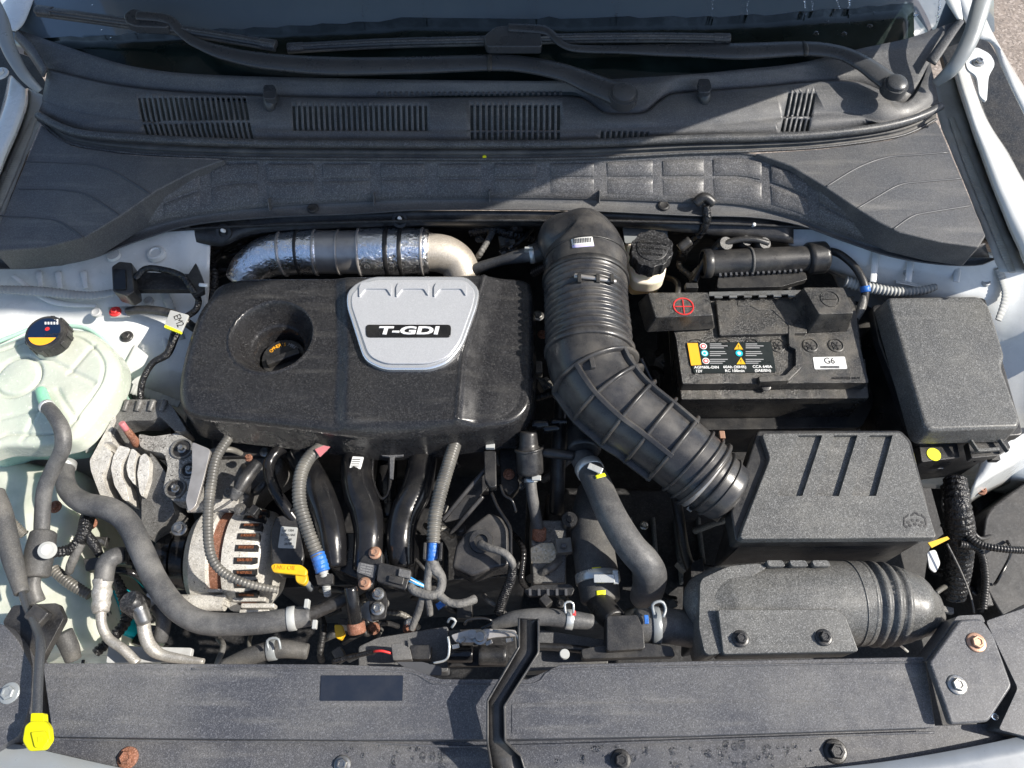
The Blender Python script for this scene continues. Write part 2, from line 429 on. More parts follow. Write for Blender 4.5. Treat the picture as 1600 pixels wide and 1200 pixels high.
M['silver'] = mat('silver_flake_paint', (.42, .43, .45), .36, metal=.3, grain=(1000, .15, .1), coat=.2)
M['rim'] = mat('bright_badge_rim', (.8, .81, .83), .16, metal=.8)
M['bumper'] = mat('shaded_white_bumper_paint', (.17, .19, .215), .35, coat=.4, dust=((.11, .12, .13), .5, 14))  # white paint with the bumper's shade put into the base colour
M['letter'] = mat('bright_silver_lettering', (.72, .72, .72), .35, metal=.2)
M['chrome'] = mat('chrome', (.8, .8, .8), .12, metal=1)
M['clampw'] = mat('bright_clamp_steel', (.58, .59, .57), .3, metal=.6)
M['beige'] = mat('beige_translucent_plastic', (.75, .52, .26), .4, sss=.3)
M['beige_low'] = mat('cream_translucent_plastic', (.85, .76, .6), .4, sss=.3)
M['orange'] = mat('dirty_orange_plastic', (.6, .25, .01), .5, dust=((.15, .07, .01), .7, 80))
M['ribhose'] = mat('grey_corrugated_conduit', (.085, .082, .075), .36, dust=((.28, .26, .22), .5, 22))
M['tape'] = mat('cloth_harness_tape', (.09, .088, .085), .6, big=(140, .7), dust=((.24, .23, .21), .6, 30))
M['ktape'] = mat('wrinkled_black_tape', (.012, .012, .013), .28, big=(110, 1.4))
M['wireblue'] = mat('blue_wire', (.05, .3, .65), .4); M['wirewhite'] = mat('white_wire', (.7, .66, .6), .45)
M['seam'] = mat('raised_seam', (.06, .062, .068), .4)
M['asphalt'] = mat('asphalt', (.20, .165, .14), .9, grain=(130, 1), dust=((.33, .27, .22), .7, 60), speck=((.42, .36, .3), 190, .62))
M['sticker'] = mat('glossy_dark_sticker', (.014, .018, .028), .16, dust=(DUST, .05, 30))
M['water'] = mat('water', (1, 1, 1), .02, trans=1, ior=1.33)
M['glass'] = mat('windshield_glass', (.08, .11, .14), .05, spec=.9, coat=.6, dust=((.12, .15, .175), .6, 3))  # reflected sky and dim interior are put into the blue-grey colour
M['glassband'] = mat('black_glass_band', (.004, .008, .007), .12, spec=.25, dust=((.02, .03, .03), .5, 10))
M['blackcap'] = mat('coarse_black_cap', (.014, .014, .015), .4, grain=(500, .8))
M['sand'] = mat('sandy_cast_face', (.62, .53, .38), .7, grain=(400, .9))
M['capblue'] = mat('dark_blue_label', (.005, .014, .04), .35)
M['amber'] = mat('amber_label', (.80, .37, .02), .45)
M['coolant'] = mat('green_coolant_stub', (.22, .50, .34), .35, sss=.4)

# ================================================================== SETTING
bm = bmesh.new(); bmesh.ops.create_grid(bm, x_segments=2, y_segments=2, size=40)
bmesh.ops.translate(bm, verts=bm.verts, vec=(0, 0, -.85)); fin(bm, 'ground', M['asphalt'], kind='structure')

# ================================================================== CAR BODY
body = thing('car_body', 'white car body shell around the open engine bay, with inner wings, strut towers and windshield', 'car body', (800, 600, -.6))
NZ = lambda x, y, s: noise.noise(Vector((x * s, y * s, 3.1)))
# windshield: lower edge follows the cowl, glass rises to the rear
ROW_A = [(-60, 20, .10), (25, 45, .10), (105, 73, .10), (196, 101, .10), (297, 115, .10), (520, 122, .10), (765, 126, .10), (900, 126, .10), (1080, 116, .10), (1162, 108, .10), (1250, 98, .10), (1348, 75, .10), (1425, 58, .10), (1500, 30, .10), (1580, 5, .10)]
def glassrow(dy, dz, n=90):
    return [p + Vector((0, dy, dz)) for p in xrow(ROW_A, -40, 1560, n)]
base = glassrow(-.03, -.028); 
def slope(k): return [p + Vector((p.x * -.02 * k, k, k * .50)) for p in base]
sheet('windshield', [slope(0), slope(.15), slope(.45), slope(1.0)], M['glass'], body, 3, .005)
# near-black band on the lower glass: its own height follows the straight upper edge in the photo
fr_lo = [p + Vector((0, 0, .0012)) for p in slope(0)]
fr_hi = []
for p in base[4:-7]:
    # walk up the glass until the photo line of the band is met
    k = 0
    while k < .6:
        q = p + Vector((p.x * -.02 * k, k, k * .50)); rel = q - CAM; d = rel.dot(FWD); px = 800 + F * rel.x / d; py = 600 - F * rel.dot(UP) / d
        lim = 62 - (px - 80) * .05 if px < 600 else 32 - (px - 600) * .006
        if px > 1150: lim = 29 - (px - 1150) * .08
        if py < lim: break
        k += .004
    fr_hi.append(q + Vector((0, 0, .0012)))
sheet('glass_band', [fr_lo[4:-7], fr_hi], M['glassband'], body, 3, .0006)
# strut towers / inner wings
def tw(x, y): return .010 * NZ(x, y, 9) + .004 * NZ(x, y, 30)
loft('strut_tower', [[(-140, 380, .0), (150, 360, .0), (330, 335, -.01)], [(-140, 440, -.03), (100, 432, -.03), (250, 425, -.03), (326, 415, -.03)], [(-140, 500, -.045), (120, 470, -.045), (250, 462, -.06), (326, 455, -.07)],
     [(-140, 560, -.09), (120, 540, -.08), (240, 520, -.08), (322, 520, -.1)], [(-140, 640, -.12), (150, 620, -.14), (230, 600, -.13), (300, 590, -.14)], [(-140, 730, -.2), (120, 700, -.22), (220, 650, -.2), (290, 660, -.22)],
     [(-140, 800, -.28), (100, 790, -.3), (230, 760, -.32), (290, 700, -.36)]], M['paint'], body, 70, 4, .003, tw)
loft('strut_tower', [[(1225, 330, -.01), (1400, 380, 0), (1700, 400, .0)], [(1232, 380, -.03), (1400, 420, -.03), (1720, 430, -.02)], [(1250, 400, -.05), (1420, 455, -.06), (1720, 480, -.05)],
     [(1300, 430, -.12), (1440, 500, -.14), (1720, 580, -.10)], [(1340, 520, -.22), (1500, 640, -.22), (1720, 680, -.16)], [(1400, 720, -.3), (1540, 740, -.26), (1720, 760, -.2)], [(1410, 760, -.42), (1545, 770, -.36), (1720, 780, -.3)]], M['paint'], body, 70, 4, .003, tw)
for pts in ([(-40, 450, -.012), (60, 455, -.018), (140, 462, -.024), (200, 452, -.022)], [(180, 590, -.115), (200, 605, -.118), (240, 618, -.13), (280, 632, -.14)],
            ): tube('seam_sealer', pts, [6, 9, 8, 6], M['sealer'], body, corr=(.006, .12), flat=.4)
tube('seam_sealer', [(250, 440, -.03), (262, 470, -.05), (275, 500, -.075), (285, 530, -.095)], [5, 7, 6, 5], M['sealer'], body, corr=(.006, .12), flat=.4)
tube('seam_sealer', [(1560, 420, -.02), (1572, 460, -.04), (1560, 500, -.06)], [7, 8, 6], M['sealer'], body, corr=(.006, .12), flat=.4)
for x in (60, 90, 130): tube('pressed_rib', [(x, 425, -.022), (x + 4, 450, -.028)], [5, 4], M['paint'], body, flat=.3)
for x in (1370, 1425, 1500): tube('pressed_rib', [(x, 385, -.008), (x - 6, 440, -.03)], [6, 5], M['paint'], body, flat=.3)
lathe('tower_dimple', P(245, 398, -.024), (0, 0, 1), [(0, .016), (.006, .014), (.007, .010), (.005, .008), (.005, 0)], M['paint'], body)
lathe('tower_dimple', P(178, 400, -.02), (0, 0, 1), [(0, .012), (.004, .010), (.004, 0)], M['paint'], body)
# wing channels and rails, right then left
for side, c0, c1, c2 in ((1, [(1455, 128), (1468, 190), (1500, 270), (1540, 370), (1562, 425)], [(1488, 110), (1510, 180), (1545, 280), (1582, 370), (1606, 425)], [(1512, 96), (1540, 180), (1576, 240), (1605, 290), (1680, 400)]),
                         (-1, [(70, 150), (62, 195), (35, 260), (6, 335), (-25, 410)], [(44, 138), (40, 175), (10, 250), (-25, 330), (-60, 410)], [(14, 118), (0, 180), (-30, 240), (-80, 330), (-130, 420)])):
    zz = lambda c, h: [(x, y, h) for x, y in c]
    loft('wing_channel', [zz(c0, .02), zz(c0, .038), zz(c1, .036)], M['primer'], body, 60, 3, .002, lambda x, y: .002 * NZ(x, y, 40))
    loft('wing_rail', [zz(c1, .034), zz(c1, .07), zz([(a + side * 5, b) for a, b in c1], .082), zz([(a - side * 4, b) for a, b in c2], .085), zz(c2, .07), zz([(a + side * 3, b + 4) for a, b in c2], -.15)], M['paint'], body, 60, 3, .002, lambda x, y: .003 * NZ(x, y, 14))
    m_ = [((a[0] + b[0]) / 2, (a[1] + b[1]) / 2) for a, b in zip(c0, c1)]
    tube('seam_sealer', [(x - side * 2, y, .040) for x, y in m_[1:]], [5, 8, 7, 6], M['sealer'], body, corr=(.005, .15), flat=.4)
loft('fender', [[(1484, -30, .12), (1516, 48, .12), (1548, 68, .115), (1566, 108, .11), (1604, 185, .10), (1690, 350, .09)], [(1500, -40, .125), (1536, 30, .125), (1562, 74, .12), (1580, 108, .115), (1612, 165, .105), (1720, 350, .095)],
                [(1515, -45, .12), (1541, 30, .12), (1570, 88, .11), (1586, 118, .108), (1618, 165, .10), (1740, 350, .09)], [(1520, -45, .0), (1542, 30, .0), (1572, 88, .0), (1590, 118, .0), (1620, 165, .0), (1740, 350, .0)]], M['paint'], body, 60, 2, .002)
loft('fender', [[(62, -30, .12), (40, 30, .12), (24, 48, .12)], [(30, -30, .125), (18, 20, .125), (14, 46, .12)], [(-5, -30, .12), (2, 20, .12), (6, 44, .115)], [(-40, -30, .0), (-20, 20, .0), (0, 60, .0)]], M['paint'], body, 30, 2, .002)
loft('fender', [[(-10, 128, .085), (-40, 210, .08), (-150, 420, .07)], [(-60, 110, .09), (-100, 210, .085), (-200, 420, .08)]], M['paint'], body, 30, 2, .002)
loft('pillar_trim', [[(1500, 28, .12), (1478, 50, .115), (1448, 92, .105)], [(1506, 32, .125), (1488, 60, .118), (1462, 100, .108)]], M['cowl'], body, 20, 2, .004)
loft('pillar_trim', [[(24, 46, .12), (50, 70, .11), (72, 106, .1)], [(22, 60, .11), (42, 84, .1), (66, 120, .09)]], M['cowl'], body, 20, 2, .004)
loft('pillar_corner', [[(1462, -30, .16), (1478, 0, .14), (1496, 30, .12)], [(1490, -30, .16), (1500, 0, .14), (1505, 34, .118)]], M['paint'], body, 20, 2, .003)
slab('bonnet_bracket', [(1508, 88), (1524, 72), (1548, 84), (1556, 100), (1545, 118), (1542, 160), (1530, 150), (1526, 118), (1510, 108)], .125, .004, M['paint'], body, .001, 8)
bolt(1528, 98, .126, 9, M['steel'], body); bolt(0, 115, .1, 13, M['paint'], body)
# firewall, floor and rails
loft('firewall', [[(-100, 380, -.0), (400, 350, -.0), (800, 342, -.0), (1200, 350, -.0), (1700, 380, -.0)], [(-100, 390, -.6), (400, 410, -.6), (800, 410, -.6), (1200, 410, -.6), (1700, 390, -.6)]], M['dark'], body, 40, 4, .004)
loft('heat_shield', [[(285, 335, .0), (340, 330, .0), (500, 330, .0), (800, 330, .0), (1100, 335, .0), (1240, 345, .0)], [(285, 372, -.02), (345, 384, -.02), (410, 362, -.02), (640, 352, -.02), (840, 352, -.02), (1000, 356, -.02), (1240, 380, -.02)], [(285, 380, -.1), (345, 390, -.1), (410, 372, -.1), (640, 362, -.1), (840, 360, -.1), (1000, 362, -.1), (1240, 388, -.1)]], M['black'], body, 60, 3, .003)
for x, y in ((350, 361), (625, 342), (878, 340), (1176, 352)):
    lathe('mounting_boss', P(x, y + 2, -.012), (0, -.6, .8), [(0, .014), (.003, .013), (.003, .008), (0, .007)], M['black'], body)
    lathe('fixing_stud', P(x, y, -.008), (0, -.5, .85), [(0, .0035), (.008, .0035), (.010, .002), (.010, 0)], M['white'], body, seg=10)
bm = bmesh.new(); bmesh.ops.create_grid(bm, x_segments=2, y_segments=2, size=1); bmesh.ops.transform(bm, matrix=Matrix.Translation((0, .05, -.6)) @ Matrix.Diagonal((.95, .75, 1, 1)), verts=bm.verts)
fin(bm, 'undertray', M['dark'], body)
for s, x in ((-1, 40), (1, 1560)):
    box('chassis_rail', P(x, 900, -.42) + Vector((0, .1, 0)), .09, .9, .14, M['dark'] if s > 0 else M['paint'], body, bev=.01)
loft('inner_wing', [[(-140, 780, -.22), (100, 760, -.26), (150, 760, -.34)], [(-140, 900, -.3), (120, 900, -.3), (200, 900, -.36)], [(-140, 1060, -.28), (120, 1060, -.3), (240, 1040, -.36)], [(-140, 1100, -.5), (120, 1100, -.5), (240, 1060, -.5)]], M['paint'], body, 30, 4, .003, tw)
loft('inner_wing', [[(1536, 706, -.17), (1570, 690, -.14), (1700, 640, -.12)], [(1520, 760, -.19), (1566, 730, -.17), (1700, 660, -.15)], [(1512, 790, -.28), (1545, 770, -.28), (1700, 700, -.3)]], M['paint'], body, 30, 4, .003)
slab('lamp_housing', [(1540, 800), (1620, 740), (1700, 720), (1700, 960), (1570, 970), (1530, 900)], -.24, .2, M['dark'], body, .01, 20)
slab('wing_bracket', [(1448, 862), (1462, 858), (1470, 880), (1462, 896), (1452, 888)], -.12, .003, M['paint'], body, .001, 5)

for q in ([(1470, 80), (1520, 40), (1548, 70), (1612, 180), (1720, 340), (1720, 560), (1570, 430)], [(72, 130), (20, 45), (-80, 60), (-220, 440), (-20, 430)]):
    slab('dark_gap_sheet', q, -.06, .01, M['dark'], body, 0, 0)  # added dark sheets standing for the shade in the gaps beside the rails
# hinges
for nm, pts, rr in (('bonnet_hinge', [(1545, -40, .20), (1532, 10, .185), (1516, 60, .16), (1490, 105, .13), (1462, 130, .10)], [15, 14, 13, 11, 7]), ('bonnet_hinge', [(-20, -10, .19), (0, 30, .175), (14, 75, .15), (36, 115, .125), (62, 142, .10)], [12, 12, 11, 9, 6])):
    tube(nm, pts, rr, M['hinge'], body, flat=.55)

# bonnet, propped open above and behind the camera's view; its shade lies over the windshield side of the bay
hd = thing('bonnet', 'white bonnet raised open above the engine bay, out of the photo at the top', 'bonnet', (800, 60, .14))
hy1 = P(300, 462, 0).y - .075
prof = [(.74, .215), (.67, .238), (.59, .262)] + [(.59 + (hy1 - .59) * t / 6, .262 + (.59 - hy1) * 1.75 * t / 6 + .015 * math.sin(t * math.pi / 6)) for t in range(1, 7)]
rows = []
for y, z in prof:
    wd = .80 - .05 * max(0, (.25 - y) / .15)
    rows.append([Vector((-wd + 2 * wd * i / 30, y, z + .03 * math.cos((i / 30 - .5) * math.pi))) for i in range(31)])
sheet('outer_skin', rows, M['paint'], hd, 3, .018)

# ================================================================== COWL
cowl = thing('windshield_cowl', 'black textured plastic cowl below the windshield with slatted air vents', 'cowl', (800, 200, .05))
B1 = [(73, 108), (175, 131), (280, 143), (420, 149), (560, 152), (760, 151), (880, 149), (905, 151), (925, 163), (942, 175), (980, 177), (1010, 174), (1030, 158), (1048, 147), (1100, 142), (1200, 134), (1285, 126), (1337, 127), (1376, 141), (1400, 158), (1418, 158), (1434, 140), (1446, 112), (1453, 91)]
C1 = [(66, 157), (120, 175), (210, 187), (300, 195), (395, 200), (520, 202), (870, 203), (1080, 197), (1180, 188), (1250, 179), (1300, 176), (1340, 179), (1380, 190), (1420, 184), (1450, 168), (1466, 155)]
D1 = [(60, 175), (95, 194), (140, 206), (245, 213), (400, 219), (520, 220), (870, 220), (1080, 212), (1180, 210), (1270, 206), (1355, 197), (1410, 186), (1445, 174), (1470, 161)]
E1 = [(60, 188), (85, 210), (115, 227), (210, 241), (350, 247), (520, 249), (870, 249), (1080, 240), (1180, 237), (1285, 231), (1390, 217), (1430, 205), (1463, 187)]
h = lambda L, z: [(x, y, z) for x, y in L]
def XR(L, z, n=160, dy=0): L2 = [(x, y + dy, z) for x, y in L]; return xrow(L2, L[0][0], L[-1][0], n)
XA = [tuple(p) for p in ROW_A[1:-1]]
sheet('upper_shelf', [xrow(XA, 25, 1500, 160), XR([(a, b + 1) for a, b in B1], .078)], M['cowl'], cowl, 4, .003)
pan = sheet('vent_panel', [XR(B1, .080), XR(B1, .086, dy=2), XR(B1, .087, dy=5), XR(C1, .078, dy=-3), XR(C1, .075), XR(C1, .0765, dy=3), XR(D1, .066)], M['cowl'], cowl, 1, .003)
def zvent(x, y): return .078
slots = []; ctr = []
def vents(xa, xb, y0, y1, n, sk=0, split=None, wdf=.55):
    for i in range(n):
        xc = xa + (xb - xa) * (i + .5) / n; wv = (xb - xa) / n * wdf / 2
        spans = [(y0, y1)] if split is None else [(y0, split - 1.5), (split + 1.5, y1)]
        for a, b in spans:
            ka, kb = sk * (a - y0), sk * (b - y0)
            slots.append([(xc - wv + ka, a), (xc + wv + ka, a), (xc + wv + kb, b), (xc - wv + kb, b)])
vents(216, 388, 158, 210, 21, .14, 190)
vents(456, 670, 170, 203, 25, 0, None)
vents(733, 877, 169, 217, 16, 0, 203)
vents(1228, 1275, 150, 198, 6, -.16, 182)
vents(937, 1016, 203, 212, 9, 0, None)
carve(pan, slots, zvent, .025, .03)
slab('vent_tray', [(200, 150), (1300, 140), (1300, 215), (200, 225)], .045, .003, M['dark'], cowl, 0, 0)
for i in range(34): box('shelf_tooth', P(592 + i * 8.6, 146.5, .083), .0045, .006, .006, M['cowl'], cowl, bev=.0008)
# seam line above row E, seal roll, flange
seal = thing('bonnet_seal', 'long black rubber bonnet seal lying across the cowl between the vents and the front cover', 'rubber seal', (800, 235, .06))
S1 = [(x, y + 5) for x, y in D1]; S2 = [(x, y - 7) for x, y in E1]
tube('seal_bulb', [(x, y, .076) for x, y in S1], 6.5, M['seal'], seal, seg=14, step=.008)
sheet('seal_flange', [XR(S1, .062, dy=2), XR(S2, .066, dy=-3), XR(S2, .058), XR(E1, .056), XR(E1, .05, dy=1)], M['rubber'], seal, 2, .003)
tube('seal_lip', [(x, y - 1, .058) for x, y in E1], 2.2, M['seal'], seal, seg=8, step=.008)
lathe('paint_dot', P(757, 245, .0595), (0, 0, 1), [(0, .0035), (.0005, .0033), (.0005, 0)], M['ydot'], seal)
# front cover: side trays + middle band + flange
fc = thing('cowl_front_cover', 'black plastic front cowl cover with square tiled band and two broad side trays', 'cowl cover', (800, 300, 0))
U1 = [(-60, 394), (0, 393), (70, 387), (133, 371), (189, 336), (245, 297), (305, 266), (350, 250), (420, 249), (520, 250), (870, 250), (1080, 242), (1150, 240), (1180, 243), (1236, 262), (1285, 290), (1337, 325), (1372, 347), (1407, 364), (1470, 378), (1520, 386), (1540, 381)]
G1 = [(-60, 404), (0, 404), (60, 402), (140, 386), (210, 360), (297, 337), (420, 322), (560, 314), (660, 310), (870, 309), (1080, 316), (1160, 320), (1236, 338), (1300, 360), (1355, 379), (1407, 391), (1480, 401), (1546, 402)]
H1 = [(-60, 422), (0, 420), (60, 418), (140, 404), (210, 378), (297, 352), (420, 340), (560, 334), (660, 328), (870, 328), (1080, 337), (1180, 340), (1250, 352), (1320, 377), (1390, 400), (1460, 412), (1530, 414), (1556, 404)]
sheet('tiled_band', [XR(U1, .055), XR([(a * .85 + b2 * .15 if 0 else a, b) for (a, b), b2 in zip(U1, [0] * len(U1))], .052, dy=2), XR(G1, .012)], M['cowl_tile'], fc, 6, .003)
sheet('lower_flange', [XR(G1, .012), XR(G1, .006, dy=3), XR(H1, .006, dy=-3), XR(H1, .009, dy=0), XR(H1, .001, dy=1)], M['cowl'], fc, 2, .003)
def zband(x, y):
    a, b = rowat([(p, q, 0) for p, q in U1], x)[1], rowat([(p, q, 0) for p, q in G1], x)[1]
    t = min(max((y - a) / max(b - a, 1), 0), 1); return .055 + (.012 - .055) * t
def tile(x0, x1, f0, f1, e=.0010):
    G = []
    for fj in (0, 0, .04, .35, .65, .96, 1, 1):
        r = []
        for fi in (0, 0, .035, .25, .5, .75, .965, 1, 1):
            x = x0 + (x1 - x0) * fi; a, b = rowat([(p, q, 0) for p, q in U1], x)[1], rowat([(p, q, 0) for p, q in G1], x)[1]
            y = a + (b - a) * (f0 + (f1 - f0) * fj)
            edge = fi in (0, 1) or fj in (0, 1)
            r.append(P(x, y, .055 + (.012 - .055) * (y - a) / (b - a)) + Vector((0, -.4, .9)) * (e if not edge else -.0005))
        G.append([r[k] for k in (0, 2, 3, 4, 5, 6, 7)])
    G = G[1:7]
    sheet('tile', G, M['cowl_tile'], fc, 1, 0)
for x0, x1 in ((255, 312), (330, 402), (417, 490), (504, 578), (595, 663), (684, 751), (772, 838), (860, 928), (949, 1020), (1036, 1100), (1115, 1190), (1205, 1262), (1280, 1335)):
    tile(x0, x1, .1, .44); tile(x0, x1, .50, .88)
for x in (422, 585, 765, 936):
    y = rowat([(a, b, 0) for a, b in G1], x)[1]; box('gusset', P(x, y - 3, .016), .0015, .02, .02, M['cowl'], fc, bev=.0004, tilt=(-35, 0))
wl = slab('side_tray', [(64, 194), (-60, 470), (-60, 393), (0, 393), (70, 387), (133, 371), (189, 336), (245, 297), (305, 266), (350, 249), (280, 246), (210, 242), (115, 228), (85, 211)][:1] + [(0, 345), (-60, 470), (-60, 500)][:1] + [(-8, 360), (-12, 392), (70, 386), (133, 370), (189, 336), (245, 297), (305, 266), (350, 249), (280, 246), (210, 242), (115, 228), (85, 211)], .062, .05, M['cowl'], fc, .003, 0)
wr = slab('side_tray', [(1463, 188), (1470, 200), (1541, 368), (1530, 386), (1470, 378), (1407, 363), (1372, 346), (1337, 324), (1285, 289), (1236, 259), (1180, 239), (1285, 232), (1390, 218), (1430, 206)], .062, .05, M['cowl'], fc, .003, 0)
def crease(path, z, r=1.6, m='seam'): tube('moulded_line', [(x, y, z) for x, y in path], r, M[m], fc, seg=6, flat=.7, step=.01)
for pth in ([(40, 252), (100, 254), (150, 258), (185, 272), (235, 303)], [(30, 295), (80, 295), (125, 300), (150, 312), (186, 336)], [(0, 337), (60, 340), (95, 347), (130, 371)]): crease(pth, .0625)
for pth in ([(1482, 238), (1430, 242), (1385, 246), (1340, 262), (1292, 291)], [(1502, 279), (1440, 284), (1405, 289), (1370, 308), (1339, 326)], [(1518, 321), (1450, 332), (1425, 338), (1396, 358)]): crease(pth, .0625)
for x, y in ((489, 326), (1037, 322), (48, 412), (1475, 398)):
    lathe('push_pin', P(x, y, .008), (0, 0, 1), [(0, .010), (.002, .0095), (.003, .007), (.0022, .005), (.0022, 0)], M['black'], fc)
tube('cable_clip', [(1086, 318, .02), (1100, 308, .028), (1114, 318, .02)], 8, M['black'], fc)
# washer nozzles
for x, y, l in ((421, 150, 'black washer nozzle left of centre on the cowl beside the first vent'), (1101, 140, 'black washer nozzle on the right half of the cowl, below the second wiper arm')):
    nz_ = thing('washer_nozzle', l, 'nozzle', (x, y + 15, .085), 'windshield washer nozzles')
    tube('nozzle_body', [(x, y + 22, .082), (x, y + 10, .092), (x - 1, y - 4, .1)], [7, 10, 9], M['wiper'], nz_, flat=.8)
    slab('nozzle_head', [(x - 10, y - 18), (x + 8, y - 18), (x + 12, y - 4), (x + 8, y + 4), (x - 10, y + 4)], .106, .012, M['wiper'], nz_, .002, 5)

# ================================================================== WIPERS
def wiper(lab, pivot, arm, ars, blade, bw, conn, joint):
    t = thing('wiper', lab, 'wiper', (pivot[0], pivot[1], .1), 'windshield wipers')
    tube('wiper_arm', arm, ars, M['wiper'], t, seg=20, flat=.42, step=.006)
    i = joint; tube('arm_joint', [(i[0] - 1.5, i[1], i[2] + .0015), (i[0] + 1.5, i[1], i[2] + .0015)], i[3] * 1.04, M['black'], t, flat=.45)
    lathe('pivot_cap', P(pivot[0], pivot[1], pivot[2]), (0, -.15, 1), [(-.01, R(pivot[3] + 4, P(*pivot[:3]))), (.006, R(pivot[3] + 3, P(*pivot[:3]))), (.006, R(pivot[3], P(*pivot[:3]))), (.011, R(pivot[3] * .95, P(*pivot[:3]))), (.0135, R(pivot[3] * .75, P(*pivot[:3]))), (.014, 0)], M['wiper'], t)
    b = tube('blade', blade, bw, M['wiper'], t, seg=12, flat=.6, step=.008)
    tube('blade_rubber', [(x, y + bw * .9, z - .006) for x, y, z in blade], bw * .45, M['rubber'], t, seg=8, step=.01)
    tube('blade_spine', [(x, y - bw * .15, z + .0045) for x, y, z in blade], bw * .3, M['seal'], t, seg=8, step=.01)
    for e in (0, -1):
        x, y, z = blade[e]; x2, y2, _ = blade[1 if e == 0 else -2]; d = Vector((x2 - x, y2 - y)).normalized() * 24
        tube('end_clip', [(x, y, z + .001), (x + d.x, y + d.y, z + .001)], bw * 1.12, M['seal'], t, seg=12, flat=.65)
    slab('connector', conn, conn_z, .016, M['wiper'], t, .003, 6)
conn_z = .165
wiper('wiper whose pivot cap is right of centre and whose blade lies upper left', (974, 150, .128, 19),
      [(974, 150, .122), (930, 133, .123), (880, 113, .125), (820, 101, .125), (765, 98, .128), (640, 102, .13), (520, 103, .135), (420, 96, .14), (355, 84, .145), (310, 68, .15), (285, 52, .155), (262, 30, .165), (215, 24, .17)],
      [26, 22, 18, 17, 17, 18, 19, 17, 14, 10, 8, 9, 9], [(58, 15, .155), (140, 26, .157), (220, 37, .157), (330, 53, .15), (430, 70, .142)], 8, [(192, 22), (206, 12), (270, 26), (262, 42), (210, 40), (195, 34)], (765, 98, .128, 17))
conn_z = .15
wiper('wiper whose pivot cap is far right and whose blade lies across the middle', (1398, 135, .122, 16),
      [(1398, 135, .115), (1375, 118, .118), (1345, 97, .12), (1310, 82, .122), (1257, 76, .124), (1160, 80, .126), (1060, 79, .13), (960, 77, .134), (905, 76, .137), (880, 70, .14), (862, 54, .145), (845, 46, .15), (795, 43, .152)],
      [21, 19, 17, 15, 15, 17, 13, 9, 8, 7, 8, 9, 8], [(450, 74, .13), (600, 66, .135), (755, 62, .14), (900, 58, .14), (1040, 57, .14), (1140, 59, .135)], 7.5, [(755, 56), (775, 40), (810, 38), (845, 50), (848, 72), (760, 72)], (1257, 76, .124, 15))
# water on the glass
bm = bmesh.new()
def drop(p, r, n=None, sq=.4):
    r_ = bmesh.ops.create_icosphere(bm, subdivisions=2, radius=1)
    M_ = Matrix.Translation(p) @ Matrix.Diagonal((r * random.uniform(.8, 1.2), r * random.uniform(.8, 1.6), r * sq, 1))
    bmesh.ops.transform(bm, matrix=M_, verts=r_['verts'])
def glass_pt(px, py):
    # intersect the view line with the glass slope plane
    i = min(range(len(base)), key=lambda j: abs((base[j] - CAM).x / (base[j] - CAM).dot(FWD) - (px - 800) / F)); b0 = base[i]
    n = Vector((0, -.5, 1)); d = Vector((1, 0, 0)) * ((px - 800) / F) + UP * (-(py - 600) / F) + FWD
    return CAM + d * ((b0 - CAM).dot(n) / d.dot(n))
for x0 in (575, 665, 765, 830, 960, 1110, 1163, 1265, 1318, 1360, 1465):
    for s in (-1, 1):
        x = x0 + s * random.uniform(4, 10); y = -4
        while y < random.uniform(20, 40):
            drop(glass_pt(x, y), random.uniform(.0008, .0022)); y += random.uniform(2, 4); x += random.uniform(-1.6, 1.6) - s * .3
for k in range(60): drop(glass_pt(random.uniform(90, 1450), random.uniform(0, 60)), random.uniform(.0006, .0014))
for x, y in ((1275, 52), (1318, 52), (1358, 40), (1430, 20)): drop(glass_pt(x, y), .006)
fin(bm, 'water_drops', M['water'], smooth=True, label='small water drops and runs on the dark windshield glass', cat='water drops', kind='stuff')

# ================================================================== ENGINE CORE (deep, dark)
blk = thing('engine_block', 'dark engine block and cylinder head deep under the engine cover', 'engine', (560, 600, -.55))
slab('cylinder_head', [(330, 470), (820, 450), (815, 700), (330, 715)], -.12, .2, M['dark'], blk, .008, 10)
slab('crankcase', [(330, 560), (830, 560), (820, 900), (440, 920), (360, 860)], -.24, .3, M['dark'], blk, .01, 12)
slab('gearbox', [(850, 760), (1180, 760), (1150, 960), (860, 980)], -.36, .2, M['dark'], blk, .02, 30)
for i in range(7): box('casting_rib', P(880 + i * 36, 860, -.35), .006, .12, .02, M['alud'], blk, bev=.002)
for i in range(8): box('block_rib', P(470 + i * 44, 880, -.235), .006, .05, .02, M['dark'], blk, bev=.002)
slab('cylinder_head_face', [(345, 688), (440, 684), (440, 735), (400, 760), (370, 800), (330, 790), (330, 720)], -.13, .08, M['alud'], blk, .006, 10)
slab('steel_bracket', [(300, 690), (329, 702), (319, 745), (306, 790), (294, 800), (290, 782), (300, 735)], -.052, .008, M['steelband'], blk, .002, 5)
bolt(415, 706, -.12, 9, M['steel'], blk); bolt(280, 826, -.10, 12, M['steel'], blk)

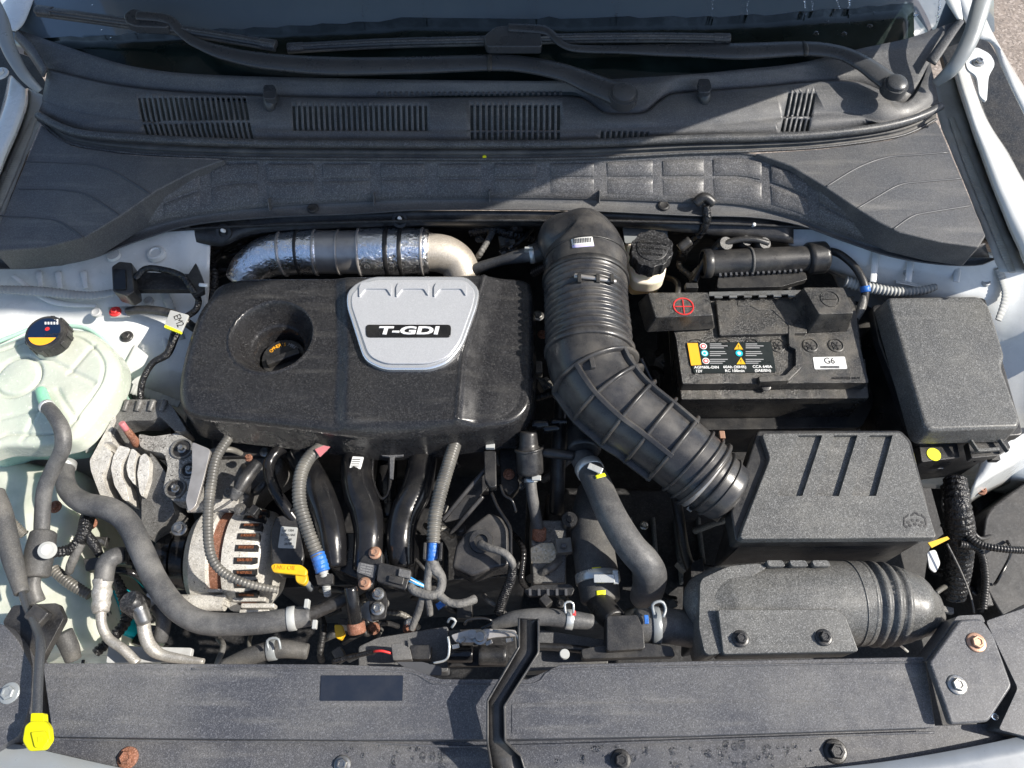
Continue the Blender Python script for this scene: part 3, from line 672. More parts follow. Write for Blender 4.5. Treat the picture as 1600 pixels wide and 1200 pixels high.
# ================================================================== ENGINE COVER
ec = thing('engine_cover', 'black pebbled plastic engine cover with round oil cap well and silver badge', 'engine cover', (560, 560, -.09))
OUT = [(324, 458), (334, 444), (356, 434), (400, 430), (500, 428), (600, 427), (700, 428), (790, 429), (822, 432), (832, 446), (834, 500), (834, 560), (833, 606), (827, 632), (808, 652), (780, 662), (716, 670), (640, 677), (570, 678), (480, 666), (380, 656), (306, 648), (280, 634), (274, 600), (283, 550), (297, 505), (308, 480)]
CC = P(424, 524, 0); sst = lambda a, b, x: (lambda t: t * t * (3 - 2 * t))(min(max((x - a) / (b - a), 0), 1))
HL = [P(542, 440, 0), P(546, 560, 0), P(540, 690, 0)]; HR = [P(756, 440, 0), P(724, 560, 0), P(712, 690, 0)]
def lx(Ls, y):
    for a, b in zip(Ls, Ls[1:]):
        if y >= b.y: break
    t = (a.y - y) / (a.y - b.y); t = max(min(t, 1), -.3); return a.x + (b.x - a.x) * t
def zcov(x, y, d):
    z = 0
    r = math.hypot(x - CC.x, y - CC.y)
    if r < .0665:
        z -= .040 * (1 - sst(.040, .0665, r)) + .05 * (1 - sst(.037, .0405, r))
        z += .003 * math.exp(-((r - .066) / .006) ** 2)
    z += .012 * sst(lx(HL, y) - .022, lx(HL, y) + .004, x) * (1 - sst(lx(HR, y) - .004, lx(HR, y) + .034, x))
    z += .004 * math.exp(-((x - lx(HR, y)) / .0035) ** 2) * sst(.06, .03, abs(y - P(0, 600, 0).y) - .02 if 0 else 0.0)
    z -= .010 * sst(P(760, 600, 0).x, P(830, 600, 0).x, x)
    z -= .006 * sst(P(0, 600, 0).y, P(0, 672, 0).y, y)
    return z
dome('cover_shell', OUT, -.002, .022, .085, M['cover'], ec, .006, 420, 120, zcov, cen=(560, 560))
bd = slab('badge_plate', rnd([(556, 441), (582, 431), (731, 431), (750, 452), (746, 476), (724, 538), (702, 566), (672, 577), (598, 577), (568, 562), (541, 478), (541, 456)], 14), .022, .012, M['rim'], ec, .0035, 0, zf=lambda x, y: .022 - (y - 430) * .00002)
bf = slab('badge_face', rnd([(566, 444), (586, 437), (727, 437), (743, 454), (739, 476), (718, 534), (698, 559), (668, 568), (602, 568), (576, 556), (549, 477), (549, 460)], 12), .0232, .003, M['silver'], bd, .001, 0)
for x in (587, 645, 704):
    slab('badge_notch', [(x - 22, 441), (x + 22, 441), (x + 25, 446), (x + 24, 462), (x + 17, 451), (x - 16, 451), (x - 26, 464), (x - 26, 448)], .0262, .004, M['silver'], bd, .0014, 3)
slab('badge_inlay', [(571, 507), (705, 507), (704, 527), (572, 527)], .0246, .003, M['gloss'], bd, .0007, 6)
text('T-GDI', 638, 517, .0252, 12.5, M['letter'], bd, sx=2.05, bold=.0006, ext=.0007, shear=.1)
# oil cap
oc = thing('oil_filler_cap', 'black oil filler cap with printed words down in the round well of the engine cover', 'oil cap', (432, 552, -.12))
cc = Vector((CC.x + .002, CC.y - .003, -.080))
lathe('cap_disc', cc, (0, 0, 1), [(0, .0362), (.012, .0362), (.015, .0345), (.015, 0)], M['black'], oc)
box('cap_grip', cc + Vector((.002, -.003, .021)), .056, .013, .013, M['black'], oc, rot=24, bev=.003)
for i, ch in enumerate("OWNER'S MANUAL"):
    a = math.radians(148 - i * 9.2); q = cc + Vector((math.cos(a) * .025, math.sin(a) * .025, .0156)); rel = q - CAM; d = rel.dot(FWD)
    text(ch, 800 + F * rel.x / d, 600 - F * rel.dot(UP) / d, q.z, 5.5, M['amber'] if i < 7 else M['greyprint'], oc, rot=math.degrees(a) - 90, ext=.0001)
_r = cc + Vector((.012, -.020, 0)) - CAM; _d = _r.dot(FWD)
text('SAE 5W-30', 800 + F * _r.x / _d, 600 - F * _r.dot(UP) / _d + 0, cc.z + .0156, 4.5, M['greyprint'], oc, rot=24, ext=.0001)

# ================================================================== FOIL PIPE
fp = thing('turbo_pipe', 'foil wrapped silver turbo pipe lying behind the engine cover', 'pipe', (560, 395, -.08))
t1 = tube('foil_wrap', [(378, 440, -.09), (392, 418, -.075), (420, 401, -.065), (460, 395, -.06), (498, 394, -.06)], [26, 29, 32, 34, 35], M['foil'], fp, seg=36)
t2 = tube('steel_sleeve', [(497, 394, -.06), (532, 394, -.06), (564, 394, -.06)], 34, M['steelband'], fp, seg=36)
t3 = tube('foil_wrap', [(563, 394, -.06), (610, 393, -.06), (668, 393, -.06)], [36, 37, 35], M['foil'], fp, seg=36)
t4 = tube('cast_elbow', [(664, 394, -.06), (692, 397, -.065), (714, 410, -.075), (726, 436, -.09)], [30, 30, 29, 27], M['elbow'], fp, seg=30)
for tt, u in ((t1, .62), (t1, .98), (t2, .5), (t3, .03), (t3, .96)): ring('band', tt, u, .004, .0022, M['steelband'], fp)
ring('strap', t3, .42, .008, .0016, M['black'], fp); ring('strap', t3, .63, .007, .0016, M['black'], fp); ring('strap', t1, .8, .005, .0016, M['black'], fp)

# ================================================================== AIR INTAKE HOSE
ah = thing('intake_hose', 'large black ribbed air hose curving down from the cowl to the air filter box', 'air hose', (940, 560, -.1))
e1 = tube('hose_elbow', [(862, 386, -.03), (880, 378, -.005), (905, 382, .0), (914, 405, .0), (915, 445, .0)], [26, 44, 58, 64, 65], M['duct'], ah, seg=44)
b1 = tube('bellows', [(915, 440, .0), (916, 480, .0), (919, 520, .0), (921, 556, .0)], [65, 66, 68, 68], M['duct'], ah, seg=48, corr=(.0122, .085))
d1 = tube('curved_duct', [(921, 548, .0), (924, 572, .0), (945, 610, .0), (976, 642, -.005), (1010, 668, -.01), (1070, 716, -.02), (1102, 744, -.028)], [67, 67, 64, 61, 59, 57, 58], M['duct'], ah, seg=48)
ring('duct_lip', d1, .02, .010, .004, M['duct'], ah, 48)
for u in (.17, .32, .47, .62, .77): ring('cross_rib', d1, u, .006, .007, M['duct'], ah, 48)
def lrib(t, u0, u1, ang, name='long_rib', hgt=.008, wd=.0035):
    i0, i1 = int(u0 * (len(t.pts) - 1)), int(u1 * (len(t.pts) - 1)); bm = bmesh.new(); G = []
    for i in range(i0, i1 + 1):
        N, T = t.N[i], t.T[i]; B = T.cross(N); a = math.radians(ang); d = N * math.cos(a) + B * math.sin(a); s = T.cross(d); p = t.pts[i]; r = t.r[i]
        G.append([bm.verts.new(p + d * (r + y) + s * x) for x, y in ((-wd, -.002), (-wd, hgt), (wd, hgt), (wd, -.002))])
    for A, B in zip(G, G[1:]):
        for j in range(3): bm.faces.new((A[j], A[j + 1], B[j + 1], B[j]))
    bm.faces.new(G[0]); bm.faces.new(G[-1])
    return bevel(fin(bm, name, M['duct'], ah), .001, 2)
for a in (-35, 32, 95, -100): lrib(d1, .17, .79, a)
r1 = tube('end_sleeve', [(1094, 738, -.026), (1112, 752, -.03), (1138, 772, -.038)], [54, 52, 49], M['duct'], ah, seg=44)
ring('hose_clamp', r1, .2, .008, .004, M['steelband'], ah, 44); ring('hose_clamp', r1, .42, .003, .003, M['black'], ah, 44)
ring('duct_ring', d1, .88, .004, .004, M['duct'], ah, 48); ring('duct_ring', d1, .94, .004, .004, M['duct'], ah, 48); ring('duct_ring', d1, .985, .006, .005, M['duct'], ah, 48); ring('duct_ring', r1, .7, .002, .0015, M['duct'], ah, 48)
ring('hose_clamp', b1, .0, .010, .003, M['black'], ah, 48)
ring('hose_clamp', e1, .72, .003, .002, M['black'], ah, 48)
tube('clamp_screw', [(898, 431, .063), (935, 436, .065), (962, 440, .06)], [4, 3.4, 3.4], M['steelband'], ah)
for x in (905, 934, 956): box('clamp_lug', P(x, 436, .066), .006, .015, .008, M['black'], ah)
box('clamp_ear', P(1128, 680, .0), .008, .012, .006, M['copperb'], ah); box('clamp_ear', P(1080, 792, -.06), .008, .012, .01, M['clampw'], ah, rot=-40)
decal('barcode_label', e1.o, [(892, 372), (925, 369), (928, 385), (895, 388)], M['white'], ah, .0012)
for i in range(11): decal('bar', e1.o, [(896 + i * 2.6, 374 - i * .2), (897.4 + i * 2.6, 374 - i * .2), (897.8 + i * 2.6, 381 - i * .2), (896.4 + i * 2.6, 381 - i * .2)], M['black'], ah, .0016, 2, .0003)
decal('label_stripe', e1.o, [(894, 384), (927, 381), (928, 385), (895, 388)], M['lavender'], ah, .0016)
tube('outlet_branch', [(872, 388, -.02), (848, 393, -.02), (830, 397, -.022)], [18, 16, 15], M['duct'], ah)
box('moulded_tab', P(925, 566, .063), .007, .02, .006, M['duct'], ah, rot=8)
bh = thing('breather_hose', 'thin grey breather hose joining the intake hose behind the engine cover', 'hose', (780, 412, -.05))
tb = tube('hose', [(842, 396, -.02), (815, 400, -.024), (780, 408, -.04), (742, 422, -.07), (730, 440, -.1)], [13, 11, 8, 9, 10], M['hose'], bh)
ring('hose_clamp', tb, .1, .008, .0015, M['clampw'], bh); box('clamp_tab', P(826, 390, -.005), .014, .004, .012, M['clampw'], bh)

# ================================================================== BRAKE RESERVOIR
br = thing('brake_fluid_reservoir', 'cream brake fluid reservoir with coarse black screw cap behind the battery', 'reservoir', (1015, 410, -.08))
slab('reservoir_body', [(978, 355), (1035, 355), (1045, 400), (1038, 436), (1020, 443), (990, 440), (980, 410)], -.045, .03, M['beige_low'], br, .006, 10)
slab('reservoir_base', [(980, 400), (1040, 400), (1036, 432), (990, 436)], -.075, .05, M['beige'], br, .006, 8)
c = P(1019, 392, -.01); n8 = []
for i in range(10):
    for dr_, rr in ((-.13, 32), (.13, 32), (.2, 34), (.42, 34)):
        a = 2 * math.pi * i / 10 + dr_; n8.append((1019 + rr * math.cos(a), 388 + rr * .88 * math.sin(a)))
slab('screw_cap', n8, .0, .028, M['blackcap'], br, .002, 0)
lathe('cap_face', P(1019, 388, .0), (0, 0, 1), [(-.002, .026), (.0015, .026), (.0025, .024), (.0025, 0)], M['blackcap'], br)
text('WARNING CLEAN', 1019, 380, .003, 4, M['black'], br, rot=-8, ext=.0006); text('DOT 3 OR DOT 4', 1019, 388, .003, 4, M['black'], br, rot=-8, ext=.0006); text('BRAKE FLUID', 1019, 397, .003, 4, M['black'], br, rot=-8, ext=.0006)
slab('mounting_plate', [(972, 350), (1042, 350), (1044, 372), (976, 380)], -.04, .004, M['hinge'], br, .001, 3)

# ================================================================== ACTUATOR CANISTER
ac = thing('vacuum_canister', 'black cylindrical canister with clamped bracket lying behind the battery', 'canister', (1190, 410, -.1))
t = tube('canister_barrel', [(1104, 412, -.03), (1190, 408, -.03), (1268, 404, -.03)], [20, 21, 20], M['black'], ac, seg=28)
t2 = tube('end_collar', [(1262, 404, -.03), (1287, 402, -.03)], 25, M['black'], ac, seg=28); ring('band', t, .02, .014, .003, M['black'], ac); ring('strap', t, .42, .004, .002, M['rubber'], ac)
slab('bracket', [(1122, 432), (1200, 428), (1258, 424), (1262, 436), (1220, 448), (1120, 450)], -.035, .012, M['black'], ac, .003, 4)
for i in range(16): box('rack_tooth', P(1125 + i * 8.4, 430 - i * .5, -.03), .004, .006, .005, M['seam'], ac, bev=.0005)
for x, y, s in ((1130, 384, 18), (1162, 380, 14), (1190, 384, 16)):
    lathe('solenoid', P(x, y, -.02), (.2, -.3, 1), [(-.02, s / 1400), (.005, s / 1300), (.012, s / 1600), (.012, 0)], M['black'], ac)
tube('vacuum_line', [(1085, 440, -.06), (1095, 420, -.05), (1108, 398, -.03), (1140, 378, -.01), (1175, 374, -.005), (1200, 380, -.01)], 5, M['black'], ac)
cb = thing('battery_cable', 'black cable with blue band looping from the canister down to the negative terminal', 'cable', (1340, 440, -.1))
tt = tube('cable', [(1284, 392, -.03), (1310, 396, -.02), (1338, 420, -.02), (1352, 452, -.03), (1346, 482, -.05)], [6, 6, 6, 6, 7], M['black'], cb); ring('tape_band', tt, .78, .010, .0014, M['blue'], cb)
tube('lug', [(1350, 462, -.035), (1346, 480, -.045), (1338, 498, -.05)], [5, 7, 5], M['alud'], cb)
tube('white_conduit', [(1322, 440, -.04), (1350, 448, -.04), (1400, 456, -.04), (1440, 454, -.038), (1462, 448, -.035)], [9, 9, 8, 7, 6], M['sealer'], corr=(.006, .22), label='pale grey corrugated conduit lying on the white wing behind the fuse box', cat='conduit')
hs = thing('harness_drop', 'taped black harness hanging from the clip in the middle of the cowl flange', 'wiring', (1095, 350, -.06))
tube('harness', [(1103, 322, .02), (1104, 345, -.0), (1092, 368, -.03), (1080, 378, -.05), (1066, 392, -.07)], [6, 7, 6, 8, 9], M['ktape'], hs)
tube('connector', [(1078, 376, -.03), (1062, 388, -.04)], 8, M['black'], hs, seg=8)

# ================================================================== BATTERY
bt = thing('battery', 'black car battery with printed label and barcode sticker, right of the intake hose', 'battery', (1200, 560, -.22))
ZB = -.045
slab('lower_case', [(1058, 474), (1338, 470), (1356, 620), (1067, 622)], ZB - .03, .15, M['batt'], bt, .003, 3)
slab('case_ledge', [(1060, 560), (1352, 560), (1358, 622), (1064, 624)], ZB - .022, .02, M['batt'], bt, .003, 3)
lidb = slab('lid', [(1040, 470), (1335, 462), (1345, 545), (1358, 598), (1066, 600), (1056, 530)], ZB, .022, M['batt'], bt, .003, 3)
slab('rear_lid_step', [(1118, 468), (1250, 464), (1262, 520), (1124, 524)], ZB + .008, .01, M['batt'], bt, .002, 3)
rp = [(1152, 474), (1172, 474), (1186, 481), (1208, 481), (1236, 506), (1238, 540), (1248, 545), (1248, 572), (1230, 590), (1186, 592)]
bm = bmesh.new(); wp = [P(x, y, ZB + .009) for x, y in rp]; G = []
for i, p in enumerate(wp):
    d = (wp[min(i + 1, len(wp) - 1)] - wp[max(i - 1, 0)]).normalized(); s = d.cross(Vector((0, 0, 1))) * .0065
    G.append([bm.verts.new(p + s - Vector((0, 0, .010))), bm.verts.new(p + s * .8), bm.verts.new(p - s * .8), bm.verts.new(p - s - Vector((0, 0, .010)))])
for A, B in zip(G, G[1:]):
    for j in range(3): bm.faces.new((A[j], A[j + 1], B[j + 1], B[j]))
bm.faces.new(G[0]); bm.faces.new(G[-1]); bevel(fin(bm, 'vent_channel', M['batt'], bt), .0012, 2)
for x in (1088, 1132, 1175, 1215, 1266, 1306):
    pc = thing if 0 else None
    pl = lathe('cell_plug', P(x, 540, ZB), (0, 0, 1), [(-.001, .0125), (.0015, .0125), (.002, .011), (.0005, .0105), (.0005, .007), (.0018, .0065), (.0018, 0)], M['batt'], bt)
    for a in (0, 60, 120): box('plug_slot', P(x, 540, ZB + .0022), .016, .0016, .0008, M['dark'], pl, rot=a, bev=0)
ZL = ZB + .0026; lb = slab('label', [(1073, 535), (1205, 534), (1213, 581), (1084, 583)], ZL, .003, M['labelk'], bt, .0003, 2)
slab('label_yellow', [(1074, 536), (1090, 536), (1096, 570), (1080, 571)], ZL + .0004, .0006, M['amber'], lb, 0, 0)
def disc(x, y, z, r, m, par, n=18, ph=0, name='symbol'): lathe(name, P(x, y, z), (0, 0, 1), [(0, R(r, P(x, y, z))), (.0003, R(r, P(x, y, z))), (.0003, 0)], m, par, seg=n)
for i, (x, y) in enumerate(((1099, 541), (1101, 552), (1103, 564))):
    disc(x, y, ZL + .0004, 5.6, M['white'] if i != 1 else M['teal'], lb); disc(x, y, ZL + .0008, 4.2, M['red'] if i != 1 else M['white'], lb)
    disc(x, y, ZL + .0012, 2.4, M['white'] if i != 1 else M['teal'], lb)
for x, y in ((1154, 541), (1158, 564)): slab('symbol', [(x - 7, y + 5), (x, y - 6), (x + 7, y + 5)], ZL + .0006, .0004, M['yellow'], lb, 0, 0); text('!', x, y + 1, ZL + .0009, 6, M['black'], lb, ext=.0001)
disc(1155, 552, ZL + .0004, 5.6, M['teal'], lb); disc(1155, 552, ZL + .0008, 2.8, M['white'], lb)
bm = pxboxes([[(x, y + (x - 1108) * 0), (x + l, y), (x + l, y + 1.1), (x, y + 1.1)] for x in (1109, 1165) for y, l in ((537, 18), (540, 28), (543, 22), (549, 24), (552, 26), (555, 17), (561, 28), (564, 24), (567, 20))], ZL + .0002, .0003, .0003)
fin(bm, 'fine_print', M['greyprint'], lb, kind='stuff')
for s, x, y in (('AGM60L-DIN', 1104, 574), ('12V', 1092, 580), ('60Ah (20HR)', 1148, 573.5), ('RC 100min', 1148, 579.5), ('CCA 640A', 1191, 573), ('(SAE/EN)', 1192, 579)):
    text(s, x, y, ZL + .0004, 4.2, M['white'], lb, sx=1.15, bold=.00012, ext=.0001)
g6 = slab('sticker', [(1270, 558), (1320, 557), (1324, 576), (1273, 577)], ZB + .001, .0014, M['white'], bt, .0002, 2)
text('G6', 1296, 564, ZB + .0014, 10, M['black'], g6, bold=.0001, ext=.0001)
bm = pxboxes([[(1282 + i * 1.9, 571.5), (1283 + i * 1.9, 571.5), (1283 + i * 1.9, 575.5), (1282 + i * 1.9, 575.5)] for i in range(16)], ZB + .0012, .0003, .0003); fin(bm, 'barcode', M['black'], g6, kind='stuff')
text('AGM START-STOP', 1322, 591, ZB + .0004, 4, M['black'], bt, ext=.0006)
lathe('fixing_screw', P(1196, 604, ZB - .014), (0, -.2, 1), [(0, .008), (.003, .008), (.004, .005), (.003, 0)], M['black'], bt)
# terminal covers, bracket, tray
pc = thing('positive_terminal_cover', 'black terminal cover with red circled plus on the left back corner of the battery', 'terminal cover', (1065, 480, ZB))
slab('cover', [(1012, 457), (1106, 456), (1114, 492), (1024, 496)], -.005, .035, M['batt'], pc, .002, 3, flare=.012)
lathe('plus_ring', P(1068, 479, -.0048), (0, 0, 1), [(-.001, .0165), (.001, .0165), (.001, .0145), (-.001, .0145)], M['red'], pc, seg=36, caps=False)
box('plus_bar', P(1068, 479, -.0044), .026, .0016, .001, M['red'], pc, bev=0); box('plus_bar', P(1068, 479, -.0042), .0016, .026, .001, M['red'], pc, bev=0)
slab('orange_tab', [(1062, 510), (1108, 506), (1110, 514), (1064, 518)], -.047, .003, M['orange'], pc, .001, 2)
box('latch_loop', P(1080, 449, -.02), .02, .01, .012, M['black'], pc)
mc = thing('negative_terminal_cover', 'black terminal cover with moulded circled minus on the right back corner of the battery', 'terminal cover', (1300, 490, ZB))
slab('cover', [(1255, 449), (1318, 449), (1334, 489), (1280, 491)], .0, .045, M['batt'], mc, .002, 3, flare=.010)
lathe('minus_ring', P(1297, 467, .0), (0, 0, 1), [(-.001, .0155), (.0012, .0155), (.0012, .0135), (-.001, .0135)], M['batt'], mc, seg=36, caps=False)
box('minus_bar', P(1297, 467, .0008), .022, .002, .0014, M['batt'], mc, bev=0)
bk = thing('battery_bracket', 'bright notched metal strip between the two battery terminal covers', 'bracket', (1180, 460, -.03))
slab('strip', [(1108, 456), (1252, 453), (1252, 459), (1108, 462)], -.026, .003, M['steel'], bk, .0006, 1)
for i in range(6): box('notch_tab', P(1122 + i * 23, 463.5 - i * .4, -.028), .013, .006, .004, M['steel'], bk, bev=.0006)
bk2 = slab('battery_tray', [(1040, 470), (1362, 470), (1366, 632), (1346, 668), (1078, 672), (1052, 632)], -.15, .1, M['black'], None, .006, 8, label='black moulded battery tray lip showing under the front of the battery', cat='tray')
for x in (1160, 1240): box('tray_clip', P(x, 640, -.135), .03, .012, .02, M['black'], bk2, bev=.003)

# ================================================================== FUSE BOX
fb = thing('fuse_box', 'black lidded fuse box with coarse grained top and yellow paint dot at the right side', 'fuse box', (1480, 600, -.2))
lidf = slab('lid', [(1386, 464), (1532, 462), (1548, 480), (1571, 556), (1565, 572), (1595, 655), (1592, 668), (1454, 672), (1444, 664)], .0, .045, M['lid'], fb, .006, 9, flare=.006, seg=4)
slab('lid_skirt', [(1362, 476), (1540, 464), (1600, 680), (1440, 692), (1420, 660), (1372, 530)], -.05, .02, M['black'], fb, .004, 8)
slab('base', [(1372, 490), (1540, 478), (1590, 684), (1446, 700), (1426, 670)], -.065, .16, M['black'], fb, .004, 8)
slab('front_flange', [(1436, 694), (1496, 692), (1500, 715), (1440, 722)], -.06, .06, M['black'], fb, .002, 3)
lathe('paint_dot', P(1459, 710, -.0595), (0, 0, 1), [(0, .0105), (.0006, .0102), (.0006, 0)], M['ydot'], fb)
slab('paper_label', [(1440, 727), (1474, 727), (1474, 732), (1440, 732)], -.1, .002, M['greyprint'], fb, 0, 0)
lt = slab('latch', [(1512, 690), (1572, 684), (1580, 700), (1560, 712), (1518, 716)], -.045, .014, M['black'], fb, .002, 3)
for x in (1520, 1566): box('latch_arm', P(x, 694, -.036), .003, .026, .008, M['lid'], lt, rot=18, bev=.0008)
box('latch_bar', P(1544, 703, -.036), .032, .005, .006, M['lid'], lt, rot=4)
for x in (1530, 1552): box('lower_clip', P(x, 716, -.065), .014, .01, .012, M['black'], lt)

# ================================================================== AIR FILTER BOX
ab = thing('air_filter_box', 'black air filter box with three slanted recesses in its lid, in front of the battery', 'air filter box', (1300, 780, -.2))
zt = lambda x, y: .0
lida = slab('lid', rnd([(1190, 677), (1406, 675), (1420, 690), (1448, 790), (1464, 840), (1156, 842), (1160, 826), (1203, 716)], 7), -.002, .016, M['lid'], ab, .0025, 0, flare=.002)
carve(lida, [[(1248, 680), (1285, 680), (1254, 775), (1215, 775)], [(1303, 680), (1340, 680), (1311, 775), (1273, 775)], [(1359, 680), (1395, 680), (1369, 775), (1330, 775)]], -.002, .007, .01)
slab('lid_side', rnd([(1184, 672), (1408, 672), (1424, 688), (1462, 836), (1440, 842), (1150, 846), (1142, 800)], 6), -.012, .03, M['black'], ab, .003, 0, flare=.002)
slab('lower_box', [(1190, 690), (1420, 690), (1452, 840), (1400, 850), (1150, 852)], -.045, .14, M['black'], ab, .004, 8)
lg = thing if 0 else lida
for i, (x, y) in enumerate([(1419, 816), (1426, 813), (1434, 813), (1441, 816), (1422, 821), (1430, 819), (1438, 821), (1445, 822), (1416, 823)]):
    disc(x, y, -.0018, 2.6, M['black'], lida, n=6, name='hexagon_mark')
slab('arrow_mark', [(1422, 806), (1430, 799), (1440, 806), (1436, 806), (1430, 802), (1426, 806)], -.0014, .001, M['black'], lida, 0, 0)
for q in ([(1412, 822), (1412, 809), (1420, 803), (1420, 806), (1414, 811), (1414, 822)], [(1449, 822), (1447, 809), (1440, 803), (1440, 806), (1445, 811), (1447, 822)]): slab('frame_mark', q, -.0014, .001, M['black'], lida, 0, 0)
slab('yellow_tag', [(1450, 848), (1480, 838), (1484, 842), (1456, 856)], -.1, .002, M['yellow'], None, 0, 1, label='dirty yellow tag under the right front corner of the air filter box', cat='tag')

# ================================================================== SNORKEL
sn = thing('intake_snorkel', 'black grained intake snorkel with bellows and rounded end, in front of the air filter box', 'intake duct', (1250, 950, -.12))
ZS = -.075
s1 = tube('snorkel_body', [(1096, 960, ZS - .01), (1112, 950, ZS), (1140, 946, ZS), (1240, 944, ZS), (1345, 942, ZS)], [40, 54, 62, 66, 64], M['lid'], sn, seg=44)
s2 = tube('snorkel_bellows', [(1343, 942, ZS), (1372, 944, ZS), (1400, 947, ZS)], [65, 66, 61], M['lid'], sn, seg=44, corr=(.0155, .10))
s3 = tube('snorkel_mouth', [(1396, 946, ZS), (1416, 951, ZS), (1436, 960, ZS - .005), (1450, 970, ZS - .01), (1458, 978, ZS - .015)], [60, 56, 44, 30, 12], M['lid'], sn, seg=40)
slab('side_block', rnd([(1094, 905), (1140, 884), (1185, 880), (1200, 886), (1150, 915), (1122, 948), (1132, 1020), (1102, 1024), (1092, 980)], 10), ZS + .048, .08, M['lid'], sn, .006, 0)
slab('mounting_plate', rnd([(1122, 952), (1306, 952), (1322, 964), (1342, 1018), (1130, 1022)], 5), ZS + .058, .05, M['lid'], sn, .004, 0, zf=lambda x, y: ZS + .060 - (y - 950) * .0001)
for x in (1213, 1249, 1284): slab('top_rib', [(x - 16, 875), (x + 10, 875), (x + 15, 885), (x - 12, 885)], ZS + .055, .03, M['lid'], sn, .002, 4)
bolt(1157, 998, ZS + .056, 13, M['black'], sn, h=.009); bolt(1287, 996, ZS + .056, 13, M['black'], sn, h=.009)
ring('seam', s1, .94, .0015, .0008, M['lid'], sn, 44)
tube('metal_rod', [(1340, 1000, -.07), (1380, 998, -.07), (1400, 1004, -.08), (1418, 1018, -.1)], [3, 2.5, 2, 2], M['clampw'], None, label='thin pale metal rod beside the snorkel at the front panel', cat='rod')

# ================================================================== FRONT PANEL
fpn = thing('radiator_cover', 'long black grained radiator cover panel along the front edge of the bay', 'radiator cover', (800, 1095, -.06))
topc = [(66, 1036), (300, 1037), (520, 1038), (635, 1042), (660, 1051), (688, 1061), (825, 1061), (850, 1050), (876, 1038), (1080, 1033), (1300, 1029), (1446, 1026)]
botc = [(1462, 1137), (1080, 1150), (790, 1155), (560, 1156), (300, 1154), (82, 1151)]
mainp = slab('panel', rnd(topc + botc, 6), -.03, .025, M['rad'], fpn, .004, 0, flare=.002)
in_t = [(x, y + 7) for x, y in topc]
tube('rear_bead', [(x, y + 8, -.0295) for x, y in topc[1:]], 1.6, M['rad'], fpn, seg=8, step=.01)
slab('sticker', [(502, 1055), (630, 1055), (629, 1095), (500, 1095)], -.0285, .002, M['sticker'], fpn, .0003, 2)
slab('raised_step', [(800, 1100), (1286, 1096), (1368, 1136), (1100, 1142), (800, 1146)], -.0290, .003, M['rad'], fpn, .001, 3)
rb = thing('corner_bracket', 'black corner plate with copper and steel bolts right of the radiator cover', 'bracket', (1510, 1050, -.05))
slab('plate', [(1500, 968), (1534, 966), (1553, 992), (1582, 1072), (1545, 1128), (1486, 1132), (1474, 1096), (1452, 1034)], -.008, .012, M['rad'], rb, .003, 7)
slab('side_wall', [(1496, 962), (1534, 960), (1540, 972), (1504, 978), (1458, 1034), (1446, 1032)], -.02, .04, M['rad'], rb, .003, 4)
bolt(1525, 1004, -.008, 15, M['copperb'], rb); bolt(1495, 1070, -.008, 15, M['steel'], rb)
slab('bumper_carrier', [(1540, 970), (1600, 950), (1700, 900), (1700, 1180), (1600, 1150), (1560, 1140), (1590, 1075)], -.03, .06, M['rad'], None, .004, 6, label='black grained plastic moulding at the right edge beside the corner plate', cat='moulding')
lb_ = thing('left_corner_moulding', 'dark plastic corner moulding with one steel bolt at the left end of the radiator cover', 'moulding', (20, 1080, -.06))
slab('moulding', [(-60, 960), (6, 976), (28, 1000), (50, 1042), (48, 1100), (30, 1150), (-60, 1200)], -.025, .05, M['rad'], lb_, .004, 8)
bolt(15, 1083, -.025, 16, M['hinge'], lb_)
slab('left_lamp_bracket', [(4, 972), (20, 946), (90, 942), (100, 965), (60, 1040), (50, 1060)], -.045, .012, M['black'], None, .004, 5, label='dark triangular plastic bracket behind the left corner moulding with the washer filler tube in front', cat='bracket')
lp = thing('grille_panel', 'weathered black grille top panel with bolts and water drops along the bottom edge', 'panel', (800, 1180, -.1))
slab('panel', [(20, 1140), (560, 1150), (1080, 1146), (1560, 1130), (1600, 1150), (1600, 1330), (0, 1330)], -.06, .03, M['rad'], lp, .003, 4)
tube('front_lip', [(60, 1154, -.045), (300, 1158, -.045), (560, 1160, -.045), (700, 1166, -.045), (860, 1164, -.045), (1080, 1157, -.045), (1460, 1144, -.045)], 1.8, M['rad'], lp, seg=6, step=.01)
bolt(200, 1184, -.059, 16, M['rust'], lp, h=.008); bolt(535, 1194, -.059, 13, M['steel'], lp); bolt(970, 1188, -.059, 16, M['black'], lp, h=.012); bolt(1305, 1174, -.059, 18, M['black'], lp, h=.010)
loft('bumper_skin', [[(1200, 1210, -.04), (1400, 1188, -.04), (1598, 1150, -.04), (1680, 1120, -.04)], [(1180, 1300, -.05), (1400, 1300, -.05), (1700, 1260, -.05)]], M['bumper'], None, 30, 4, .004, label='white bumper edge with shade in its colour, in the bottom right corner', cat='bumper')
loft('bumper_skin', [[(-60, 1150, -.04), (0, 1158, -.04), (150, 1192, -.045), (260, 1215, -.05)], [(-60, 1300, -.06), (0, 1300, -.06), (150, 1300, -.06), (260, 1300, -.06)]], M['hinge'], None, 30, 4, .004, label='dull grey bumper edge in the bottom left corner', cat='bumper')
